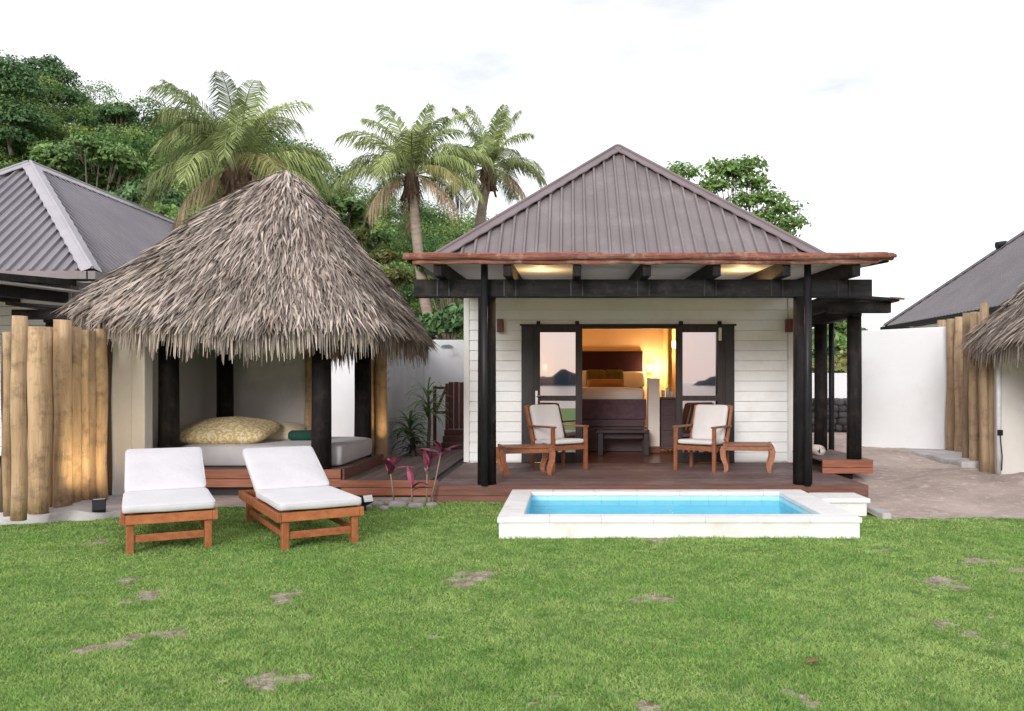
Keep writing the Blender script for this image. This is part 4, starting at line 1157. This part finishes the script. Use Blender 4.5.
def pavilion_posts(t, pts, z0, z1):
    for (x, y, r) in pts:
        MB().tube([(x, y, z0), (x + .005, y, 1.1), (x, y, z1)], [r * 1.04, r, r * .97], 18, wob=.015).build('post', 'black_wood', t, smooth=True)


pv = thing('thatched_pavilion', 'open daybed pavilion with shaggy grey thatch beside the villa', 'pavilion', (-4.1, 11.3, 0))
thatch(pv, -4.08, 11.3, 1.80, 4.41, 2.20, .18, 11, 46000, .15)
pavilion_posts(pv, [(-5.14, 10.42, .125), (-3.18, 10.42, .125), (-5.17, 12.2, .12), (-3.10, 12.2, .125)], .35, 2.25)
mb = MB()
for (p, q) in (((-5.3, 10.42), (-3.0, 10.42)), ((-5.3, 12.2), (-3.0, 12.2))): mb.bar((p[0], p[1], 2.17), (q[0], q[1], 2.17), .12, .14)
mb.bar((-5.15, 10.3, 2.31), (-5.15, 12.3, 2.31), .12, .12).bar((-3.14, 10.3, 2.31), (-3.14, 12.3, 2.31), .12, .12)
mb.build('ring_beam', 'black_wood_x', pv, bevel=.008)
mb = MB()
mb.box(-5.72, -5.36, 9.95, 10.15, 0, 2.12).box(-5.72, -5.56, 10.152, 12.6, 0, 2.2)
mb.box(-5.72, -3.98, 12.602, 12.76, 0, 2.2)
mb.build('wall', 'cream', pv, bevel=.012)
MB().box(-5.355, -5.19, 9.93, 10.13, 0, 2.0).build('wall_end', 'cream', pv, bevel=.012)
mb = MB(); y = 10.36
while y < 12.55: mb.box(-5.2, -2.92, y, y + .13, .322, .349); y += .137
mb.build('platform_boards', 'deck', pv, bevel=.004)
MB().box(-5.22, -2.90, 10.315, 10.355, .235, .352).box(-5.22, -2.90, 10.318, 10.358, .125, .228).build('platform_fascia', 'redwood', pv, bevel=.004)
MB().box(-2.897, -2.865, 10.36, 12.55, .20, .351).build('platform_fascia', 'deck_edge', pv, bevel=.004)
MB().box(-5.15, -2.95, 10.5, 12.5, .0, .319).build('platform_frame', 'jamb', pv)
dm = MB().pad(2.12, 1.72, .30, Matrix.Translation((-4.02, 11.42, .501)), eh=.07, ev=.22, nu=80, nv=14, puff=.06)
tag(dm.build('daybed_mattress', 'mattress', smooth=True), 'pale grey daybed mattress under the thatched roof', 'mattress')
gp = MB().pad(1.28, .80, .30, Matrix.Translation((-4.62, 11.0, .79)) @ Matrix.Rotation(R(-4), 4, 'Z') @ Matrix.Rotation(R(12), 4, 'X'), eh=.42, ev=1.0, nu=56, nv=18, puff=.25, wav=.004)
tag(gp.build('floor_pillow', 'gold', smooth=True), 'large gold patterned pillow lying on the daybed mattress', 'pillow')
g2 = MB().pad(.72, .60, .20, Matrix.Translation((-4.08, 11.45, .76)) @ Matrix.Rotation(R(10), 4, 'Z') @ Matrix.Rotation(R(14), 4, 'X'), eh=.5, ev=1.0, nu=44, nv=14, puff=.25)
tag(g2.build('pillow', pm('pale_gold_fabric', (.66, .56, .40), (.58, .48, .33), 20, .85), smooth=True), 'smaller pale gold pillow half hidden behind the large patterned one', 'pillow')
gr = MB(); gr.tube([(-3.86, 11.2, .725), (-3.82, 11.2, .725), (-3.46, 11.24, .725), (-3.43, 11.24, .725)], [.05, .075, .075, .05], 18, wob=.03)
tag(gr.build('rolled_towel', 'green_cloth', smooth=True), 'dark green rolled towel on the daybed beside the gold pillow', 'towel')

pr = thing('thatched_pavilion', 'thatched pavilion cut off by the right edge of the photo', 'pavilion', (7.8, 10.4, 0))
thatch(pr, 7.8, 10.4, 1.82, 4.42, 2.12, .0, 21, 30000)
mb = MB().box(6.20, 9.3, 11.70, 11.86, 0, 2.35).box(6.20, 6.36, 11.862, 12.0, 0, 2.2)
mb.build('wall', 'cream', pr, bevel=.012)
pavilion_posts(pr, [(6.75, 9.5, .125), (8.75, 9.5, .125), (6.75, 11.3, .12), (8.75, 11.3, .125)], .1, 2.2)
mb = MB().tube([(6.17, 11.66, .15), (6.17, 11.66, 2.0)], .035, 12)
mb.build('downpipe', 'white_plastic', pr, smooth=True)
MB().box(6.14, 6.20, 11.60, 11.66, .70, .78).tube([(6.17, 11.62, .70), (6.19, 11.6, .4), (6.18, 11.6, .2)], .008, 6).build('socket', 'dark_metal', pr)


# ------------------------------------------------------------------ log fences
def log(t, x, y, z0, z1, r, m, lean=(0, 0)):
    n = 9; ph = random.random() * 6
    pts = [Vector((x + lean[0] * i / n + .008 * math.sin(i * 1.1 + ph), y + lean[1] * i / n, z0 + (z1 - z0) * i / (n - 1))) for i in range(n)]
    MB().tube(pts, [r * (1.06 - .14 * i / n + .02 * math.sin(i * 2 + ph)) for i in range(n)], 16, wob=.05).build('log', m + str(len(t.children) * 7 % 4), t, smooth=True)


lf = thing('log_fence', 'fence of upright peeled logs at the left beside the pavilion wall', 'fence', (-5.6, 9, 0))
for (px, py, top, w) in ((19, 516, 316, 14), (7.5, 512, 332, 8), (38, 509, 327, 19), (49, 503, 327, 10), (63, 503, 320, 17), (74, 500, 327, 13), (83, 498, 330, 11), (91, 497, 331, 10), (101, 496, 329, 12)):
    g = G(px, py, .14); s = g.y / F
    log(lf, g.x, g.y, .10, EYE + (CY - top) * s, w * s * .5, 'log')
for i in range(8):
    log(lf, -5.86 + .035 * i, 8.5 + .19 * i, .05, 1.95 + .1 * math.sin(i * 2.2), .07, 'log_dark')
rf = thing('log_fence', 'fence of upright weathered logs right of the white garden wall', 'fence', (6.5, 13, 0))
for (px, py, top, w, zz) in ((942, 450, 320, 10, .24), (951, 452, 319, 11, .24), (960, 453, 317, 12, .24), (967, 462, 313, 10, .2), (974, 465, 312, 11, .2), (984, 468, 303, 11, .2), (978, 460, 312, 9, .2), (992, 469, 318, 11, .19)):
    g = G(px, py, zz); s = g.y / F
    log(rf, g.x, g.y, .05, EYE + (CY - top) * s, w * s * .41, 'log_grey')
cf = thing('log_screen', 'narrow screen of tall logs behind the right side of the pavilion', 'fence', (-2.9, 12.6, 0))
for (px, top, w, yy) in ((371, 340, 11, 12.75), (381, 340, 12, 12.7), (309, 340, 9, 12.5)):
    x = (px - CX) * yy / F
    log(cf, x, yy, .05, 2.15, w * yy / F / 2, 'log')
# plinth under the left fence
mb = MB(); n = 60
top = []
for i in range(n):
    px = -60 + 190 * i / (n - 1)
    f = G(px, 524 - 6 * max(0, i - 33) / 27 + .7 * math.sin(i * .3), .0); bck = G(px, 494, .1)
    top.append((f, bck, (.105 + .010 * math.sin(i * .35) - .05 * max(0, i - 41) / 18)))
for i in range(n - 1):
    (f0, b0, z0), (f1, b1, z1) = top[i], top[i + 1]
    A0 = Vector((f0.x, f0.y, -.02)); A1 = Vector((f1.x, f1.y, -.02)); T0 = Vector((f0.x + .01, f0.y + .04, z0)); T1 = Vector((f1.x + .01, f1.y + .04, z1))
    B0 = Vector((b0.x, b0.y + .4, z0 + .02)); B1 = Vector((b1.x, b1.y + .4, z1 + .02))
    mb.quad(A0, A1, T1, T0); mb.quad(T0, T1, B1, B0)
tag(mb.build('plinth', 'concrete'), 'rough pale concrete footing under the left log fence', 'footing')
mb = MB().box(5.9, 7.2, 12.2, 14.9, .1, .27)
tag(mb.build('plinth', 'concrete', bevel=.03), 'low grey concrete footing under the right log fence', 'footing')

# ------------------------------------------------------------------ garden walls
mb = MB().hexa([Vector(p) for p in ((5.42, 15.05, 0), (8.4, 13.66, 0), (8.45, 13.8, 0), (5.47, 15.2, 0), (5.42, 15.05, 2.42), (8.4, 13.66, 2.50), (8.45, 13.8, 2.50), (5.47, 15.2, 2.42))])
tag(mb.build('garden_wall', 'render', bevel=.015), 'plain white garden wall between side porch and right log fence', 'wall')
mb = MB().box(-9, -1.62, 17.5, 17.68, 0, 2.38)
tag(mb.build('garden_wall', 'render', bevel=.015), 'white garden wall at the far end of the boardwalk', 'wall')
mb = MB().box(-3.30, -3.12, 13.1, 17.49, 0, 2.36)
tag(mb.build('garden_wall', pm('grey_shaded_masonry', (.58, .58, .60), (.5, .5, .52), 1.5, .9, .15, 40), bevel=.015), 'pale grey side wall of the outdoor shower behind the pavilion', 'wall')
mb = MB().box(5.0, 12, 24.5, 24.8, 0, 1.75)
tag(mb.build('garden_wall', 'render', bevel=.015), 'low white wall far behind the side porch posts', 'wall')
sw = thing('stone_wall', 'low wall of dark stacked stones beyond the side porch', 'wall', (6.6, 20, 0))
mb = MB(); r = random.Random(5)
z = .1
while z < 1.05:
    x = 5.2
    while x < 9.0:
        w = r.uniform(.16, .32); h = .17
        mb.pad(w * 1.06, .4, h * 1.15, Matrix.Translation((x + w / 2, 20 + r.uniform(-.03, .03), z + h / 2)) @ Matrix.Rotation(r.uniform(-.1, .1), 4, 'Y'), eh=.5, ev=.6, nu=12, nv=6)
        x += w
    z += .16
mb.build('stones', 'stone', sw, smooth=True)
tw = MB().tube([(3.62, 11.75, .475), (3.64, 11.75, .475), (3.60, 11.95, .475), (3.6, 11.98, .475)], [.05, .075, .075, .05], 16, wob=.03)
tag(tw.build('rolled_towel', 'linen', smooth=True), 'pale pink rolled towel on the side deck behind the porch post', 'towel')

# shower fittings
sh = thing('shower', 'small chrome shower head on the white wall above the boardwalk', 'shower', (-2.55, 17.4, 2.2))
p = P(449, 346, 17.3)
MB().tube([(p.x, 17.5, p.z + .02), (p.x, 17.2, p.z + .02), (p.x, 17.1, p.z)], .016, 8).build('pipe', 'steel', sh)
MB().tube([(p.x, 17.08, p.z), (p.x, 17.07, p.z - .03)], [.04, .13], 16).build('shower_head', 'steel', sh)
hk = thing('hook_rail', 'white rail with hooks on the grey shower wall', 'hook rail', (-3.1, 14, 1.6))
pz = [1.75, 1.62, 1.49, 1.36]
MB().box(-3.117, -3.10, 13.50, 13.56, 1.28, 1.82).build('rail', 'white_plastic', hk)
for z in pz: MB().tube([(-3.10, 13.53, z), (-3.02, 13.53, z - .01), (-2.99, 13.53, z + .04)], .016, 8).build('hook', 'white_plastic', hk)

# screen and steps at the end of the boardwalk
gt = thing('wooden_screen', 'dark red slatted wooden screen with steps at the end of the boardwalk', 'screen', (-2.2, 15.5, DECK))
mb = MB(); x = -2.62
for i in range(7):
    mb.box(-2.36 + i * .105, -2.36 + i * .105 + .095, 15.90, 15.93, .55, 1.47 + .02 * math.sin(i * 3))
mb.build('slats', 'gate_wood', gt, bevel=.004)
mb = MB().box(-2.66, -2.60, 15.88, 15.95, DECK, 1.40).box(-2.42, -2.365, 15.88, 15.95, DECK, 1.44).box(-2.60, -2.42, 15.9, 15.93, 1.33, 1.38).box(-2.60, -2.42, 15.9, 15.93, .85, .90)
mb.bar((-2.60, 15.915, .92), (-2.42, 15.915, 1.32), .03, .05)
mb.build('frame', 'gate_wood', gt, bevel=.004)
for i in range(3): MB().box(-2.40, -1.66, 15.2 + i * .2, 15.42 + i * .2, DECK, DECK + .11 * (i + 1)).build('step', 'gate_wood', gt, bevel=.008)


# ------------------------------------------------------------------ plants
def blade(mb, base, az, el, L, w, droop, n=6):
    p = Vector(base); e = el; prev = None
    for i in range(n + 1):
        s = i / n
        ww = w * (math.sin(math.pi * (.12 + .85 * s)) ** .8) * .5
        d = Vector((math.cos(az) * math.cos(e), math.sin(az) * math.cos(e), math.sin(e))); side = Vector((-math.sin(az), math.cos(az), 0))
        upv = side.cross(d); c = p - upv * ww * .35
        l, r_ = p + side * ww, p - side * ww
        if prev: mb.quad(prev[0], prev[1], c, l); mb.quad(prev[1], prev[2], r_, c)
        prev = (l, c, r_)
        p = p + d * L / n; e -= droop / n


def spiky(label, base, h, n, L, w, m, name='plant'):
    t = thing(name, label, 'plant', base, None); b = Vector(base)
    MB().tube([b, b + Vector((.03, 0, h * .5)), b + Vector((.0, 0, h))], [.035, .03, .02], 8).build('stem', 'bark', t)
    mb = MB(); r = random.Random(n)
    for i in range(n):
        z = h * r.uniform(.55, 1.0)
        blade(mb, b + Vector((0, 0, z)), r.uniform(0, 6.28), R(r.uniform(0, 75)), L * r.uniform(.7, 1.1), w, R(r.uniform(50, 110)))
    mb.build('foliage', m, t)
    return t


def px_at(px, py, Y): v = P(px, py, Y); return v
b = P(428, 440, 14.6); spiky('spiky green dracaena beside the wooden screen', (b.x, 14.6, .2), 1.12, 60, .55, .035, 'leaf_a')
b = P(410, 440, 14.2); spiky('low arching green plant against the grey shower wall', (b.x, 14.2, 0.02), .75, 60, .5, .05, 'leaf_b')
b = P(420, 440, 13.9); spiky('dusty pale green plant at the edge of the boardwalk', (b.x - .12, 13.9, 0.02), .35, 34, .42, .06, pm('dusty_leaves', (.13, .14, .10), (.08, .09, .06), 4, .6, island=.35))


def ti(label, px, py, h, groups, Y=9.62):
    b = P(px, py, Y); b.z = 0.0
    t = thing('ti_plant', label, 'plant', b, 'red leaved plants in front of the boardwalk')
    st = MB(); lm = MB(); lp = MB(); r = random.Random(px)
    for (tx, tz, nn) in groups:
        tip = b + Vector((tx, r.uniform(-.05, .05), tz))
        st.tube([b + Vector((tx * .25, 0, 0)), b.lerp(tip, .5) + Vector((tx * .15, 0, 0)), tip], [.012, .010, .008], 7)
        for i in range(nn):
            tgt = lp if r.random() < .28 else lm
            blade(tgt, tip + Vector((0, 0, r.uniform(-.08, .02))), r.uniform(0, 6.28), R(r.uniform(28, 85)), r.uniform(.20, .33), r.uniform(.06, .095), R(r.uniform(25, 85)))
    st.build('stem', 'ti_stem', t, smooth=True)
    if lm.v: lm.build('leaves', 'ti_leaf', t)
    if lp.v: lp.build('leaves', 'ti_pink', t)
    return t


ti('leftmost red leaved ti plant in front of the boardwalk', 396, 503, .5, [(-.06, .44, 6)])
ti('ti plant with pink leaves at the corner of the deck', 426, 505, .6, [(.02, .45, 6), (.18, .64, 7)])
ti('small sparse red ti plant between two larger ones', 412, 504, .3, [(0, .24, 3)])

# pebbles along the boardwalk
for i, (px, py, s) in enumerate(((378, 505, .10), (398, 506, .13), (416, 507, .11), (384, 509, .07), (432, 506, .08), (366, 508, .08))):
    g = G(px, py, .02)
    lab = ['grey stone under the boardwalk edge, left of the ti plants', 'broad flat stone at the foot of the leftmost ti plant', 'pale stone at the foot of the pink leaved ti plant', 'small stone lying lowest before the ti plants', 'small stone beside the corner of the deck', 'small stone beside the white spotlight'][i]
    tag(MB().pad(s * 1.8, s * 1.2, s * .9, Matrix.Translation((g.x, g.y, .03)), eh=.8, ev=.8, nu=14, nv=8).build('stone', 'sand_stone', smooth=True), lab, 'stone', 'stones along the boardwalk')


# garden spotlights
def spot(label, px, py, body, face, aim, power, col):
    g = G(px, py, .0)
    t = thing('garden_spotlight', label, 'spotlight', g, 'garden spotlights at the lawn edge')
    c = g + Vector((0, 0, .13)); a = Vector(aim).normalized()
    MB().tube([g, g + Vector((0, 0, .10))], .012, 8).build('stake', 'dark_metal', t)
    MB().bar(c - a * .07, c + a * .07, .13, .09).build('lamp_body', body, t, bevel=.01)
    MB().bar(c + a * .071, c + a * .076, .11, .075).build('lamp_glass', face, t)
    if power:
        ld = bpy.data.lights.new('lamp_light', 'SPOT'); ld.energy = power; ld.color = col; ld.spot_size = R(110); ld.spot_blend = .9; ld.shadow_soft_size = .04
        o = bpy.data.objects.new('lamp_light', ld); COL.objects.link(o); o.location = Vector((0, 0, .13)) + a * .09; o.rotation_euler = a.to_track_quat('-Z', 'Y').to_euler(); o.parent = t


spot('dark garden spotlight on the footing by the log fence', 99, 519, 'dark_metal', 'white_plastic', (-.42, .72, .95), 42, (1, .78, .46))
spot('white faced garden spotlight at the foot of the pavilion platform', 365, 512, 'dark_metal', 'white_plastic', (.5, -.5, .3), 0, (1, 1, 1))
# warm lamp hidden at the foot of the log screen
t = thing('garden_spotlight', 'small lit spotlight at the foot of the log screen', 'spotlight', (-2.75, 12.35, .22), 'garden spotlights at the lawn edge')
MB().tube([(-2.75, 12.35, .22), (-2.75, 12.35, .31)], [.05, .055], 12).build('lamp_body', 'dark_metal', t)
ld = bpy.data.lights.new('lamp_light', 'SPOT'); ld.energy = 26; ld.color = (1, .72, .38); ld.spot_size = R(60); ld.spot_blend = .9; ld.shadow_soft_size = .03
o = bpy.data.objects.new('lamp_light', ld); COL.objects.link(o); o.location = (0, 0, .11); o.rotation_euler = Vector((-.28, .3, 1)).to_track_quat('-Z', 'Y').to_euler(); o.parent = t

# fallen leaf on the lawn
mb = MB(); g = G(806, 671); blade(mb, (g.x, g.y, .045), .4, R(12), .085, .04, R(40), 4)
tag(mb.build('fallen_leaf', 'brown_leaf'), 'single dry brown leaf lying on the lawn', 'leaf')

# ------------------------------------------------------------------ camera, sun, sky
cam = bpy.data.cameras.new('camera'); co = bpy.data.objects.new('camera', cam); COL.objects.link(co)
co.location = (0, 0, EYE); co.rotation_euler = (R(90), 0, 0)
cam.sensor_width = 36; cam.lens = 36 * F / 1024
cam.shift_x = (512 - CX) / 1024; cam.shift_y = (CY - 355.5) / 1024
cam.clip_start = .05; cam.clip_end = 12000
S.camera = co

EL, AZ = R(17), R(195)          # sun behind the camera, to the left; azimuth measured clockwise from +Y
to_sun = Vector((math.sin(AZ) * math.cos(EL), math.cos(AZ) * math.cos(EL), math.sin(EL)))
sd = bpy.data.lights.new('sun', 'SUN'); sd.energy = 2.1; sd.angle = R(18); sd.color = (1, .985, .97)
so = bpy.data.objects.new('sun', sd); COL.objects.link(so); so.rotation_euler = (-to_sun).to_track_quat('-Z', 'Y').to_euler(); so.location = to_sun * 50

w = bpy.data.worlds.new('World'); S.world = w; w.use_nodes = True; nt = w.node_tree; nt.nodes.clear()
out = nd(nt, 'ShaderNodeOutputWorld')
sky = nd(nt, 'ShaderNodeTexSky', sky_type='NISHITA'); sky.sun_disc = False; sky.sun_elevation = EL; sky.sun_rotation = AZ
b1 = nd(nt, 'ShaderNodeBackground', Strength=.12); nt.links.new(sky.outputs[0], b1.inputs[0])
tc = nd(nt, 'ShaderNodeTexCoord'); sp = nd(nt, 'ShaderNodeSeparateXYZ'); nt.links.new(tc.outputs['Generated'], sp.inputs[0])
mp = nd(nt, 'ShaderNodeMapping'); mp.inputs['Scale'].default_value = (1, 1, 3.4); mp.inputs['Location'].default_value = (1.7, .4, .9); nt.links.new(tc.outputs['Generated'], mp.inputs[0])
cl = mrange(nt, noise(nt, mp.outputs[0], 2.6, 7, .6), .42, .66)
colr = mix(nt, cl, (1.0, 1.0, 1.02), (.635, .655, .69))
dusk = mrange(nt, sp.outputs['Y'], .2, -.6)
colr = mix(nt, dusk, colr, mix(nt, mrange(nt, sp.outputs['Z'], 0, .5), (.68, .58, .595), (.98, .95, 1.0)))
b2 = nd(nt, 'ShaderNodeBackground', Strength=1.5); nt.links.new(colr, b2.inputs[0])
ms = nd(nt, 'ShaderNodeMixShader', Fac=.88); nt.links.new(b1.outputs[0], ms.inputs[1]); nt.links.new(b2.outputs[0], ms.inputs[2]); nt.links.new(ms.outputs[0], out.inputs[0])

S.render.engine = 'CYCLES'
S.view_settings.view_transform = 'Standard'; S.view_settings.look = 'None'; S.view_settings.exposure = 0
S.cycles.max_bounces = 8; S.cycles.transparent_max_bounces = 12
S.render.resolution_x = 1024; S.render.resolution_y = 711
